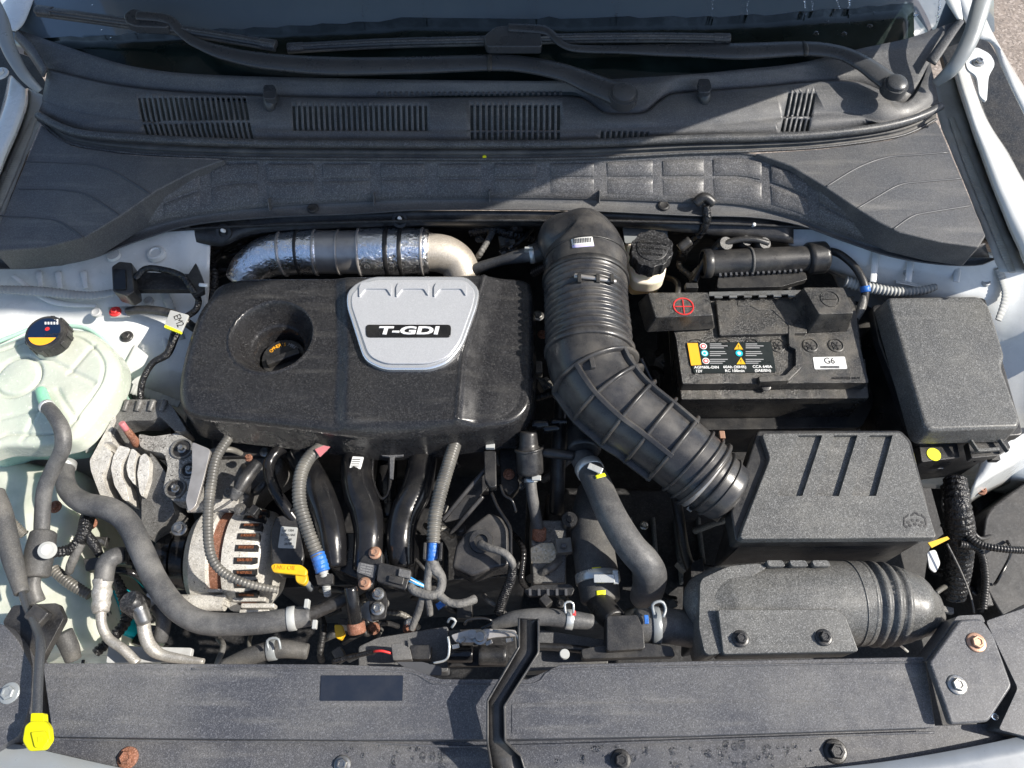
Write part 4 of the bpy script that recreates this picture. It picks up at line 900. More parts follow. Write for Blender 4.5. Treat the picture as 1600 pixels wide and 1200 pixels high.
# strap
st = thing('latch_strap', 'black channel shaped metal strap crossing the radiator cover to the bonnet latch', 'strap', (800, 1080, -.02))
Ls = [(811, 966), (811, 1011), (762, 1095), (762, 1160), (768, 1196), (790, 1240)]; Rs = [(840, 968), (840, 1022), (787, 1104), (787, 1156), (782, 1170), (800, 1240)]
Rs2 = [(841, 967), (841, 1020), (788, 1103), (789, 1158), (812, 1180), (830, 1240)]
zst = [.0, .006, .006, -.004, -.03, -.04]
def sharp(p):
    o_ = []
    for a, b in zip(p, p[1:]):
        for t in (0, .12, .88): o_.append(tuple(a[i] + (b[i] - a[i]) * t for i in range(len(a))))
    return o_ + [p[-1]]
def strip(nm, A, B, z0, z1, n=None):
    sheet(nm, [resample([P(x, y, z + z0) for (x, y), z in zip(A, zst)], 60), resample([P(x, y, z + z1) for (x, y), z in zip(B, zst)], 60)], M['duct'], st, 2, .0018)
strip('web', Ls, Rs2, .0, .0)
strip('side_wall', [(x + 1, y) for x, y in Ls], Ls, .0, .012); strip('side_wall', [(x - 1, y) for x, y in Rs2], Rs2, .0, .012)
tube('rolled_edge', sharp([(x, y, z + .012) for (x, y), z in zip(Ls[:5], zst)]), 1.7, M['duct'], st, seg=8); tube('rolled_edge', sharp([(x, y, z + .012) for (x, y), z in zip(Rs2[:5], zst)]), 1.7, M['duct'], st, seg=8)
# drops on the front panels
bm = bmesh.new()
for k in range(120):
    x = random.choice((random.uniform(850, 1300), random.uniform(1050, 1250), random.uniform(540, 720))); y = random.uniform(1163, 1200)
    drop(P(x, y, -.0597), random.choice((.001, .0014, .0018, .0026, .004)))
for x, y in ((1555, 1120), (1520, 1112), (1465, 1188), (932, 1170), (1160, 1162)): drop(P(x, y, -.03 if x > 1500 else -.059), .005)
fin(bm, 'water_drops', M['water'], smooth=True, label='scattered water drops on the grille top panel at the bottom edge', cat='water drops', kind='stuff')

# ================================================================== COOLANT RESERVOIR
rv = thing('coolant_reservoir', 'translucent pale green coolant reservoir at the left edge with black cap', 'coolant tank', (80, 620, -.15))
RO = [(x_, y_ if y_ < 600 else 600 + (y_ - 600) * .80) for x_, y_ in [(-70, 560), (-20, 540), (30, 520), (60, 508), (110, 508), (140, 514), (168, 536), (182, 562), (180, 590), (166, 622), (146, 656), (124, 690), (100, 708), (50, 716), (0, 716), (-70, 720)]]
c1_, c2_ = P(30, 590, -.03), P(110, 640, -.03)
GR = [((P(a, b, -.03).x, P(a, b, -.03).y), (P(c_, d_, -.03).x, P(c_, d_, -.03).y)) for a, b, c_, d_ in ((72, 560, 150, 600), (120, 655, 92, 610), (60, 640, 30, 690), (0, 655, 60, 640), (150, 540, 110, 585))]
def zres(x, y, d):
    r = math.hypot(x - c1_.x, y - c1_.y); z = -.006 * math.exp(-((r - .034) / .003) ** 2)
    r = math.hypot(x - c2_.x, y - c2_.y); z += .006 * math.exp(-(r / .03) ** 2)
    for (gx0, gy0), (gx1, gy1) in GR:
        L2 = (gx1 - gx0) ** 2 + (gy1 - gy0) ** 2; t = min(max(((x - gx0) * (gx1 - gx0) + (y - gy0) * (gy1 - gy0)) / L2, 0), 1)
        z -= .0028 * math.exp(-(math.hypot(x - gx0 - t * (gx1 - gx0), y - gy0 - t * (gy1 - gy0)) / .0035) ** 2)
    z -= .004 * math.exp(-((d - .020) / .0022) ** 2) + .012 * sst(P(0, 600, 0).y, P(0, 700, 0).y, y) * 1.0
    return z + .003 * NZ(x, y, 22)
dome('tank_top', RO, -.025, .02, .045, M['tank'], rv, .002, 260, 60, zres)
dome('tank_bottom', [(x, y + 2) for x, y in RO], -.066, .008, .09, M['tank_low'], rv, -.012, 160, 6)
tube('weld_seam', [(x, y + 1, -.066) for x, y in RO[1:]], 3.2, M['tank_low'], rv, seg=8, step=.008)
lathe('filler_neck', P(84, 542, -.03), (0, 0, 1), [(0, .028), (.02, .026), (.02, 0)], M['tank'], rv)
cp = lathe('cap', P(84, 532, -.018), (0, -.05, 1), [(0, .029), (.003, .031), (.022, .031), (.026, .029), (.027, .026), (.0262, 0)], M['black'], rv, seg=36)
for i in range(12):
    a = i * math.pi / 6; box('cap_grip', P(84, 532, -.018) + Vector((math.cos(a) * .031, math.sin(a) * .031, .012)), .004, .007, .018, M['black'], cp, rot=math.degrees(a), bev=.001)
lc = P(84, 532, -.018) + Vector((0, -.0013, .0268))
lathe('cap_label', lc, (0, -.05, 1), [(0, .0245), (.0004, .0245), (.0004, 0)], M['capblue'], cp, seg=36)
bm = bmesh.new(); vs = [bm.verts.new(lc + Vector((.0235 * math.cos(a), .0235 * math.sin(a), .0009 + .05 * .0235 * math.sin(a)))) for a in [math.radians(205 + i * 13) for i in range(11)]]; bm.faces.new(vs); fin(bm, 'amber_crescent', M['amber'], cp)
rel = lc - CAM
text('CAUTION', 83, 523, lc.z + .0012, 4, M['black'], cp, rot=6, ext=.0001)
bm = pxboxes([[(70 + i * 4.6, 499), (72.6 + i * 4.6, 499), (72.6 + i * 4.6, 507), (70 + i * 4.6, 507)] for i in range(5)], lc.z + .001, .0002, .0003); fin(bm, 'radiator_mark', M['white'], cp, kind='stuff')
disc(74, 514, lc.z + .0008, 3.5, M['red'], cp)
tube('outlet_stub', [(64, 610, -.02), (68, 622, -.015), (74, 636, -.01)], [8, 9, 9], M['coolant'], rv)
hh = thing('reservoir_hose', 'curved black rubber hose running down from the coolant reservoir outlet at the left', 'hose', (80, 760, -.1))
ta = tube('hose', [(72, 634, -.008), (84, 648, .0), (97, 672, .0), (98, 700, -.01), (84, 730, -.03), (70, 765, -.05), (66, 810, -.07), (65, 842, -.08)], [10, 11, 12, 12, 11.5, 11.5, 11.5, 11], M['hose'], hh)
ring('hose_clamp', ta, .02, .006, .0012, M['clampw'], hh)
tube('foam_sleeve', [(68, 834, -.08), (62, 862, -.08), (56, 900, -.085)], [19, 21, 20], M['rubber'], hh)
tube('lower_hose', [(56, 896, -.085), (52, 916, -.09), (58, 940, -.1)], [9, 10, 12], M['hose'], hh)
lathe('white_grommet', P(74, 860, -.055), (.5, -.1, .8), [(-.004, .012), (.003, .012), (.006, .008), (.004, .004), (.004, 0)], M['sealer'], hh)
fh = thing('washer_filler_tube', 'black washer filler tube at the lower left with a bright yellow cap', 'filler tube', (55, 1080, -.06))
tube('foam_sleeve', [(-8, 770, -.04), (4, 805, -.045), (16, 860, -.05), (34, 926, -.055)], [14, 15, 15, 11], M['rubber'], fh)
tube('filler_pipe', [(32, 920, -.054), (42, 950, -.04), (58, 985, -.015), (63, 1010, .0), (60, 1060, .005), (58, 1125, .008)], [5, 5.5, 6.5, 7, 7, 7], M['wiper'], fh)
yc = slab('yellow_cap', [(38, 1134), (48, 1126), (70, 1126), (77, 1136), (79, 1156), (68, 1172), (44, 1174), (34, 1158)], .018, .01, M['lemon'], fh, .002, 5)
slab('cap_collar', [(48, 1114), (68, 1114), (69, 1130), (47, 1130)], .016, .01, M['lemon'], fh, .002, 3)
slab('cap_tongue', [(48, 1144), (70, 1142), (76, 1156), (66, 1170), (54, 1168)], .0215, .006, M['lemon'], yc, .0015, 3)
slab('cap_recess', [(58, 1151), (66, 1150), (67, 1159), (59, 1160)], .0222, .002, M['lemon'], yc, .0005, 1)
box('tube_clip', P(60, 962, -.03), .026, .022, .014, M['black'], fh, rot=-30, bev=.003)

# washer tank
wt = thing('washer_tank', 'milky white washer fluid tank low at the left edge under the coolant reservoir', 'washer tank', (70, 850, -.3))
dome('tank', [(-80, 700), (60, 720), (118, 730), (128, 760), (118, 800), (120, 850), (150, 900), (170, 960), (160, 1010), (80, 1020), (-80, 1020)], -.15, .03, .2, M['jug'], wt, .0, 160, 24, lambda x, y, d: .008 * NZ(x, y, 15))
bolt(86, 792, -.118, 10, M['rust'], wt)
slab('teal_cap', [(150, 930), (196, 915), (200, 990), (150, 1000)], -.19, .05, M['teal'], None, .01, 10, label='teal plastic neck hidden behind the silver pipe at the lower left', cat='pipe neck')
wb = thing('left_wiring', 'corrugated black wiring branches below the coolant reservoir at the left', 'wiring', (110, 860, -.12))
tube('conduit', [(0, 790, -.07), (14, 812, -.075), (38, 836, -.09)], [7, 8, 8], M['ribhose'], wb, corr=(.004, .2)); tube('blue_tape', [(-6, 782, -.065), (6, 798, -.068)], 8.5, M['blue'], wb)
tube('conduit', [(80, 864, -.08), (110, 858, -.09), (128, 838, -.09), (136, 812, -.10), (140, 800, -.12)], [8, 9, 10, 11, 10], M['ktape'], wb, corr=(.005, .15))
tube('branch', [(130, 830, -.09), (146, 850, -.1), (156, 868, -.11)], [8, 8, 6], M['ktape'], wb); tube('branch', [(126, 850, -.09), (112, 880, -.10), (108, 894, -.11)], [7, 7, 6], M['tape'], wb)
tube('conduit', [(84, 890, -.12), (110, 912, -.12), (140, 930, -.125)], [9, 9, 8], M['ribhose'], wb, corr=(.005, .15))
slab('connector', [(130, 874), (156, 870), (160, 888), (134, 892)], -.10, .014, M['black'], wb, .002, 2)
tube('conduit', [(178, 900, -.12), (192, 930, -.13), (198, 965, -.14), (182, 990, -.14), (150, 1020, -.14)], [8, 9, 9, 9, 8], M['ktape'], wb, corr=(.006, .16))
tube('grey_boot', [(98, 990, -.1), (108, 1010, -.11), (114, 1030, -.12)], [15, 14, 12], M['rubber'], wb)

# ================================================================== LEFT UPPER DETAILS
sb = thing('sensor_bracket', 'black boxy sensor on a bar bracket on the left white strut tower', 'sensor', (245, 435, -.05))
slab('sensor_box', [(174, 416), (186, 408), (206, 410), (210, 455), (198, 462), (176, 455)], .01, .03, M['black'], sb, .002, 3); slab('box_face', [(177, 420), (196, 420), (197, 452), (178, 452)], .0125, .004, M['gloss'], sb, .001, 3)
slab('bar', [(208, 424), (300, 428), (306, 452), (208, 452)], -.005, .012, M['dark'], sb, .003, 4); slab('end_plate', [(292, 432), (306, 410), (316, 436), (318, 455), (300, 462)], -.003, .01, M['black'], sb, .002, 3)
tube('loop_cable', [(212, 436, .006), (228, 420, .01), (258, 422, .01), (285, 432, .008), (300, 452, .0), (310, 468, -.02), (306, 484, -.03), (292, 494, -.04)], 5, M['ktape'], sb)
tube('white_pin', [(312, 445, -.0), (324, 446, -.0)], 3, M['white'], sb)
gs = thing('ground_strap', 'black ground cable with red bolt lug and a printed tag on the left tower', 'ground cable', (230, 490, -.07))
slab('lug', [(169, 480), (200, 478), (203, 494), (171, 495)], -.045, .003, M['clampw'], gs, .0006, 2); bolt(180, 487, -.044, 9, M['red'], gs, h=.006)
tube('cable', [(200, 486, -.042), (222, 484, -.035), (250, 486, -.032), (278, 494, -.035), (300, 510, -.05), (318, 520, -.08)], 7, M['black'], gs)
tube('wire', [(292, 494, -.045), (275, 520, -.05), (262, 552, -.06), (238, 568, -.065), (222, 598, -.075), (219, 634, -.09)], [4, 7, 6, 5, 5, 5], M['ktape'], gs)
tg = slab('tag', [(266, 484), (295, 492), (283, 519), (257, 508)], -.02, .004, M['sealer'], gs, .0008, 2); slab('tag_edge', [(258, 507), (284, 518), (282, 521), (256, 511)], -.019, .004, M['ydot'], gs, .0005, 1)
text('EM2', 279, 501, -.0195, 10, M['black'], tg, rot=-62, ext=.0002)
slab('tank_bracket', [(160, 530), (185, 512), (212, 514), (216, 530), (180, 566)], -.07, .004, M['paint'], body, .001, 6)
bolt(198, 526, -.069, 10, M['black'], body, h=.006)
slab('tank_tag', [(132, 690), (150, 680), (162, 668), (160, 676), (148, 700), (134, 708)], -.10, .002, M['clampw'], None, 0, 1, label='crumpled silver label under the right edge of the coolant reservoir', cat='label')
slab('yellow_label', [(148, 672), (160, 668), (156, 682), (146, 686)], -.095, .002, M['yellow'], None, 0, 1, label='small yellow label beside the engine mount and the coolant reservoir', cat='label')

# ================================================================== ENGINE MOUNT
em = thing('engine_mount', 'ribbed cast aluminium engine mount with red tipped stud, right of the coolant reservoir', 'engine mount', (200, 720, -.2))
Z = -.07
slab('arch_beam', [(183, 634), (198, 624), (258, 624), (270, 636), (292, 672), (276, 676), (249, 650), (238, 657), (204, 657), (186, 662), (176, 684), (166, 672)], Z, .04, M['alud'], em, .004, 5)
q4 = lambda L: [(120 + .2 * a, 600 + .2 * b) for a, b in L]
zm = lambda o: (lambda x, y: Z + o - max(0, y - 690) * .00034)
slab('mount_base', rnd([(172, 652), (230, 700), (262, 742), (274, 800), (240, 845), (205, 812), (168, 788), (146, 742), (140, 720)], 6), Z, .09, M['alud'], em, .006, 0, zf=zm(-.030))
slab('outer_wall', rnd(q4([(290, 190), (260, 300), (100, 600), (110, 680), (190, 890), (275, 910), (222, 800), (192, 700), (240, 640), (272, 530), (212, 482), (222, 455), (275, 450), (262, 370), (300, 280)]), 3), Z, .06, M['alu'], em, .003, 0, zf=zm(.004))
for L_ in ([(330, 478), (415, 500), (400, 540), (348, 610), (338, 700), (382, 790), (412, 920), (362, 905), (292, 790), (265, 660), (282, 570)], [(428, 500), (475, 530), (446, 620), (450, 790), (402, 725), (385, 650), (402, 580)],
           [(496, 560), (540, 538), (568, 600), (558, 740), (512, 885), (490, 850), (470, 700)]):
    slab('rib', rnd(q4(L_), 4), Z, .04, M['alu'], em, .0035, 0, zf=zm(.004))
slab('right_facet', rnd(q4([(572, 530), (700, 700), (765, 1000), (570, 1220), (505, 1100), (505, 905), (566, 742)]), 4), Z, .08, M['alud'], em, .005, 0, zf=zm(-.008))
for x in (200, 220, 240, 258): tube('beam_rib', [(x, 626, Z + .004), (x - 6, 642, Z + .002)], [5, 4], M['alud'], em, seg=10)
slab('inner_bore', [(180, 660), (262, 655), (270, 680), (226, 700), (182, 692)], Z - .075, .02, M['dark'], em, .003, 6)
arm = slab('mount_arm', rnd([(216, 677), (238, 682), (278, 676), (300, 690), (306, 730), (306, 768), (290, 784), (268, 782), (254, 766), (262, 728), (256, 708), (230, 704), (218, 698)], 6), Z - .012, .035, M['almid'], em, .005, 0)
for x, y, r_ in ((285, 702, 16), (297, 735, 13), (275, 764, 15)):
    p = P(x, y, Z - .012); lathe('bore_rim', p, (0, 0, 1), [(-.001, R(r_ + 2, p)), (.004, R(r_ + 1, p)), (.004, R(r_ - 1.5, p)), (0, R(r_ - 2, p))], M['alud'], em, caps=False); lathe('bore', p, (0, 0, 1), [(-.001, R(r_ - 1, p)), (.0008, R(r_ - 1, p)), (.0008, 0)], M['dark'], em); bolt(x, y, Z - .012, 7, M['steel'], em, h=.010)
tube('stud', [(214, 694, Z - .02), (204, 680, Z + .005), (195, 668, Z + .02)], [7, 6, 5], M['rust'], em); tube('stud_tip', [(197, 671, Z + .018), (190, 661, Z + .03)], 5, M['pink'], em)

# ================================================================== BIG HOSE
bg = thing('heater_hose', 'thick grey rubber hose sweeping from the left tank under the alternator to the metal pipe', 'hose', (270, 900, -.1))
tb = tube('hose', [(104, 724, -.09), (101, 745, -.085), (108, 768, -.08), (132, 786, -.075), (172, 796, -.07), (200, 818, -.07), (222, 862, -.07), (246, 912, -.07), (280, 954, -.07), (325, 974, -.07), (400, 974, -.07), (484, 962, -.075)], [13, 14, 15, 17, 18, 18, 18, 18, 18, 18, 17.5, 16.5], M['hose'], bg, seg=24)
ring('hose_clamp', tb, .015, .010, .0012, M['clampw'], bg); ring('hose_clamp', tb, .955, .011, .0016, M['sealer'], bg); box('clamp_ear', P(480, 944, -.055), .006, .012, .012, M['sealer'], bg); box('clamp_ear', P(492, 976, -.06), .006, .012, .008, M['sealer'], bg)
tube('metal_pipe', [(478, 962, -.078), (504, 952, -.078), (530, 940, -.078), (552, 930, -.08)], [13, 10, 10, 10], M['dark'], bg)
vp = thing('vertical_pipe', 'scuffed black metal pipe stub below the pressure sensor with a rusty clamp ring', 'pipe', (552, 950, -.1))
tube('pipe', [(548, 918, -.05), (551, 940, -.06), (556, 975, -.085)], [10, 11, 11], M['gloss'], vp); t = tube('clamp_ring', [(556, 974, -.085), (558, 988, -.09)], [14, 14], M['rust'], vp)
slab('pipe_bracket', [(560, 952), (572, 940), (600, 930), (604, 962), (580, 972), (566, 966)], -.10, .005, M['steel'], vp, .001, 4)
slab('orange_clip', [(522, 976), (534, 976), (538, 990), (532, 1000), (524, 996)], -.11, .012, M['yellow'], None, .002, 3, label='small orange yellow plastic clip below the end of the thick grey hose', cat='clip')

# ================================================================== ALTERNATOR
al = thing('alternator', 'cast aluminium alternator with copper windings in its slots, below the engine cover', 'alternator', (375, 880, -.25))
ax = P(300, 873, -.19); rr = lambda px: px * .00118
def X(px): return (P(px, 873, -.19) - ax).x
lathe('pulley', ax, (1, 0, 0), [(X(258), rr(10)), (X(258), rr(38)), (X(264), rr(40)), (X(280), rr(40)), (X(281), rr(36)), (X(284), rr(36)), (X(285), rr(42)), (X(304), rr(43)), (X(308), rr(34)), (X(308), rr(10))], M['gloss'], al, 36)
lathe('front_housing', ax, (1, 0, 0), [(X(306), rr(18)), (X(308), rr(40)), (X(314), rr(56)), (X(326), rr(66)), (X(352), rr(68)), (X(356), rr(62))], M['alu'], al, 48)
lathe('stator_band', ax, (1, 0, 0), [(X(352), rr(60)), (X(354), rr(63)), (X(374), rr(63)), (X(376), rr(60))], M['rust'], al, 48)
lathe('rear_housing', ax, (1, 0, 0), [(X(372), rr(62)), (X(375), rr(68)), (X(400), rr(68)), (X(424), rr(62)), (X(436), rr(50)), (X(440), rr(30))], M['alu'], al, 48)
def arcbox(nm, x0, x1, a, da, r0, r1, m):
    bm = bmesh.new(); G = []
    for k in range(5):
        t = math.radians(a - da / 2 + da * k / 4); d = Vector((0, -math.sin(t), math.cos(t)))
        G.append([bm.verts.new(ax + Vector((x, 0, 0)) + d * r) for x, r in ((x0, r0), (x0, r1), (x1, r1), (x1, r0))])
    for A, B in zip(G, G[1:]):
        for j in range(4): bm.faces.new((A[j], A[(j + 1) % 4], B[(j + 1) % 4], B[j]))
    bm.faces.new(G[0]); bm.faces.new(G[-1]); return fin(bm, nm, m, al)
for a in range(-48, 130, 13):
    arcbox('vent_slot', X(394), X(426), a, 7, rr(50), rr(68.8) if 1 else 0, M['dark']); arcbox('winding', X(399), X(421), a - 1, 3, rr(50), rr(69.4), M['copper'])
for a in (-55, 62): lathe('ear', ax + Vector((X(330), -math.sin(math.radians(a)) * rr(74), math.cos(math.radians(a)) * rr(74))), (1, 0, 0), [(-.03, .012), (.05, .012)], M['alu'], al)
slab('regulator_cover', [(430, 806), (470, 800), (476, 870), (464, 892), (424, 890), (422, 830)], -.10, .05, M['black'], al, .004, 6)
ll = slab('printed_label', [(439, 822), (465, 824), (461, 857), (434, 856)], -.098, .003, M['sealer'], al, .0004, 2)
for i, s in enumerate(('12V 130A', '2C120 HAE', '37300', '2B780')): text(s, 450, 829 + i * 7, -.0976, 3.4, M['black'], ll, ext=.0001)
for x, y in ((405, 948), (392, 938), (330, 944)): box('cooling_fin', P(x, y, -.16), .05, .007, .02, M['alu'], al, bev=.002)
for i in range(4): box('cooling_fin', P(335, 915 + i * 10, -.15), .04, .005, .02, M['alu'], al, bev=.001)
box('cooling_fin', P(400, 957, -.165), .045, .006, .02, M['alu'], al, bev=.002)

# ================================================================== MANIFOLD
mf = thing('intake_manifold', 'glossy black intake manifold with curved runners below the engine cover', 'intake manifold', (560, 800, -.2))
RUN = [([(455, 696, -.11), (432, 706, -.09), (420, 728, -.09), (428, 762, -.09), (452, 800, -.1), (482, 840, -.13)], [8, 9, 9, 9, 9, 9]),
       ([(462, 700, -.12), (478, 728, -.10), (496, 765, -.085), (510, 800, -.082), (519, 838, -.082), (522, 884, -.092)], [19, 21, 23, 23, 22, 20]),
       ([(560, 696, -.11), (556, 730, -.09), (560, 765, -.08), (572, 800, -.08), (577, 838, -.08), (572, 890, -.092)], [24, 24, 25, 25, 24, 22]),
       ([(662, 696, -.11), (658, 730, -.09), (650, 768, -.08), (634, 800, -.08), (626, 838, -.08), (628, 884, -.092)], [23, 23, 24, 24, 23, 20]),
       ([(610, 690, -.14), (606, 720, -.13), (604, 760, -.125), (606, 810, -.13)], [18, 15, 17, 22])]
for i, (p, r_) in enumerate(RUN):
    t = tube('runner', p, r_, M['gloss'], mf, seg=28)
    if i in (1, 2, 3): tube('seam_line', [(x - rr_ * .62, y, z + .010) for (x, y, z), rr_ in zip(p, r_)], 1.5, M['gloss'], mf, seg=6)
slab('plenum', rnd([(496, 832), (646, 832), (648, 866), (630, 905), (560, 905), (510, 884)], 8), -.092, .08, M['gloss'], mf, .012, 0, seg=5)
tube('cross_loop', [(582, 716, -.09), (582, 750, -.09), (594, 778, -.09), (606, 772, -.09), (610, 746, -.09), (608, 716, -.09)], 3, M['gloss'], mf)
mlb = slab('barcode_label', [(551, 713), (568, 714), (563, 733), (546, 731)], -.062, .003, M['white'], mf, .0003, 1)
for i in range(4): box('print_line', P(557 - i * .8, 718 + i * 3.4, -.0615), .012, .0012, .0004, M['black'], mlb, bev=0)
slab('bracket', [(596, 706), (632, 706), (630, 712), (616, 714), (614, 748), (609, 748), (609, 714), (596, 712)], -.07, .006, M['cowl'], mf, .001, 2)

# conduits
def conduit(lab, path, r, tape=None, tail=None, pitch=.0052):
    t = thing('conduit', lab, 'conduit', (path[1][0], path[1][1], path[-1][2] - .02), 'corrugated wiring conduits'); tube('corrugated_tube', path, r, M['ribhose'], t, seg=20, corr=(pitch, .16))
    if tape: tube('blue_tape', tape[0], tape[1], M['blue'], t, seg=20, corr=(.006, .06))
    return t
conduit('thin corrugated conduit curving down the left of the alternator', [(356, 686, -.07), (338, 716, -.06), (330, 757, -.055), (325, 805, -.055), (328, 862, -.055), (346, 892, -.06), (384, 911, -.065), (434, 922, -.08)], [8, 8, 8.5, 8.5, 8, 7.5, 6.5, 6])
cB = conduit('fat corrugated conduit ending in blue tape beside the yellow dipstick', [(504, 698, -.07), (484, 714, -.05), (470, 742, -.04), (468, 782, -.04), (480, 826, -.045), (497, 870, -.055)], [10, 10.5, 11, 11, 11, 11], ([(496, 866, -.055), (500, 878, -.057), (504, 892, -.06)], 11.6))
tube('tail', [(504, 890, -.062), (508, 905, -.07), (512, 930, -.09)], [8, 7, 6], M['sealer'], cB, corr=(.004, .2)); slab('clip', [(492, 898), (520, 896), (520, 912), (496, 914)], -.062, .01, M['black'], cB, .002, 2)
slab('pink_label', [(492, 702), (506, 696), (516, 698), (500, 714)], -.042, .001, M['pink'], cB, 0, 1)
cC = conduit('corrugated conduit from the engine cover edge straight down to blue tape and a taped harness', [(712, 690, -.06), (702, 722, -.045), (690, 762, -.04), (680, 806, -.04), (677, 848, -.045)], [10.5, 11, 11.5, 11.5, 11], ([(677, 848, -.045), (676, 862, -.046), (675, 876, -.05)], 9))
for x in (664, 689): box('clip_arm', P(x, 862, -.04), .004, .024, .01, M['black'], cC)
tube('taped_harness', [(675, 874, -.05), (678, 886, -.055), (690, 902, -.06), (688, 922, -.06), (676, 930, -.06), (650, 924, -.06), (640, 914, -.06)], [10, 10, 7, 7, 7, 7, 6], M['tape'], cC)
tube('taped_harness', [(674, 880, -.052), (668, 905, -.06), (670, 935, -.07), (672, 960, -.09)], [9, 6, 6, 5], M['tape'], cC)
tube('taped_harness', [(668, 905, -.06), (662, 930, -.07), (652, 960, -.09), (643, 984, -.1)], [5, 6, 6, 5], M['tape'], cC)
tube('taped_harness', [(682, 926, -.06), (700, 940, -.06), (720, 943, -.06), (742, 936, -.07)], [7, 6, 6.5, 7], M['tape'], cC)
slab('blue_connector', [(680, 944), (694, 936), (698, 942), (684, 952)], -.09, .01, M['blue'], None, .002, 1, label='small bright blue connector under the taped harness', cat='connector')

# sensor
ms = thing('pressure_sensor', 'black pressure sensor with plug and coloured wires between two copper bolts', 'sensor', (590, 900, -.1))
slab('sensor_body', [(556, 892), (562, 874), (580, 852), (598, 862), (598, 884), (586, 908), (576, 922), (560, 914)], -.065, .02, M['black'], ms, .003, 5)
lbm = slab('face', [(560, 878), (590, 884), (584, 904), (557, 894)], -.0625, .003, M['cowl'], ms, .0008, 3)
for i in range(4): text('39300-84400', 573 + i * -.8, 883 + i * 4, -.062, 2.6, M['greyprint'], lbm, rot=-12, ext=.0001)
slab('plug', [(592, 878), (643, 890), (634, 922), (588, 908)], -.055, .022, M['black'], ms, .003, 4); slab('plug_latch', [(608, 898), (632, 902), (629, 914), (606, 908)], -.050, .008, M['black'], ms, .0015, 2); slab('plug_ridge', [(624, 888), (642, 892), (640, 904), (622, 900)], -.050, .008, M['cowl'], ms, .0015, 2)
bolt(586, 864, -.063, 10, M['copperb'], ms, h=.008); bolt(570, 912, -.063, 10, M['copperb'], ms, h=.008); bolt(591, 928, -.072, 10, M['steel'], ms, h=.008); bolt(590, 951, -.078, 11, M['steel'], ms, h=.008)
slab('steel_bracket', [(580, 918), (600, 916), (606, 940), (602, 966), (580, 970), (576, 950)], -.08, .006, M['dark'], ms, .001, 4)
for i, m_ in enumerate(('wireblue', 'wirewhite', 'wireblue')): tube('wire', [(638, 900 + i * 4, -.06), (648, 906 + i * 3, -.058), (662, 914 + i * 1.5, -.06)], 1.3, M[m_], ms, seg=6)
dp = thing('dipstick', 'bright yellow oil dipstick handle lettered ENG OIL in front of the alternator', 'dipstick', (450, 895, -.08))
slab('handle', [(422, 884), (428, 880), (470, 882), (480, 890), (478, 900), (464, 898), (426, 894)], -.04, .008, M['yellow'], dp, .002, 4); slab('hook', [(460, 894), (478, 892), (480, 906), (474, 914), (462, 910)], -.045, .012, M['yellow'], dp, .003, 6)
text('ENG OIL', 446, 887, -.0392, 6, M['amber'], dp, rot=-3, ext=.0006, sx=1.1)
tube('dipstick_tube', [(472, 908, -.055), (480, 912, -.07), (486, 920, -.1)], [6, 5, 5], M['hinge'], dp)

# plug left of manifold
kn = thing('knock_sensor_plug', 'black two pin plug with thin wire on the cylinder head left of the manifold', 'connector', (372, 750, -.1))
tube('plug_body', [(402, 724, -.07), (384, 748, -.065), (370, 770, -.065)], [10, 12, 9], M['black'], kn, seg=8); tube('boot', [(372, 766, -.065), (364, 780, -.068)], [10, 7], M['rubber'], kn); tube('wire', [(364, 780, -.068), (350, 790, -.07), (334, 800, -.075)], 2.2, M['tape'], kn)

# ================================================================== CENTRE RIGHT
cn = thing('separator_can', 'small black cylindrical separator can with hose below, right of the engine cover', 'canister', (828, 720, -.15))
cl_ = P(826, 742, -.10)
t = tube('can', [(826, 676, -.05), (826, 696, -.06), (827, 704, -.065), (828, 738, -.085)], [14, 15, 21, 21], M['black'], cn, seg=28)
ring('band', t, .42, .004, .0025, M['black'], cn)
tb = tube('hose', [(829, 738, -.09), (830, 764, -.10), (835, 795, -.12), (842, 835, -.15)], [8, 9, 9, 10], M['hose'], cn); ring('hose_clamp', tb, .12, .006, .0015, M['clampw'], cn); box('clamp_tab', P(838, 747, -.075), .014, .008, .005, M['clampw'], cn)
tube('side_pipe', [(846, 706, -.07), (868, 709, -.07), (895, 712, -.075)], [7, 8, 8], M['black'], cn)
for x, y, s in ((845, 662, 9), (862, 668, 7), (874, 658, 6)): tube('fitting', [(x - 12, y + 2, -.06), (x + 12, y, -.055)], [s, s * .7], M['gloss'], cn)
uh = thing('radiator_hose', 'grey upper radiator hose with bright clamp running down right from under the intake hose', 'hose', (970, 820, -.15))
tube('pipe_neck', [(908, 650, -.1), (911, 690, -.08), (912, 704, -.075)], [24, 26, 27], M['black'], uh, seg=32)
tb = tube('hose', [(908, 712, -.09), (918, 728, -.075), (934, 758, -.06), (956, 806, -.05), (984, 852, -.05), (1008, 880, -.06), (1016, 902, -.085), (1008, 935, -.13)], [19, 20, 22, 23, 24, 25, 26, 24], M['hose'], uh, seg=28)
ring('hose_clamp', tb, .13, .013, .0014, M['clampw'], uh, 32); box('clamp_plate', P(930, 732, -.035), .022, .010, .003, M['clampw'], uh, rot=-25); decal('yellow_mark', tb.o, [(930, 744), (944, 740), (946, 745), (932, 749)], M['ydot'], uh, .002)
lh = thing('lower_coolant_hose', 'wide dark hose with two yellow marks and bright clamp above the radiator neck', 'hose', (930, 880, -.2))
tb = tube('hose', [(930, 770, -.18), (924, 810, -.16), (926, 850, -.15), (932, 890, -.14), (938, 938, -.14)], [28, 31, 33, 33, 31], M['rubber'], lh, seg=32)
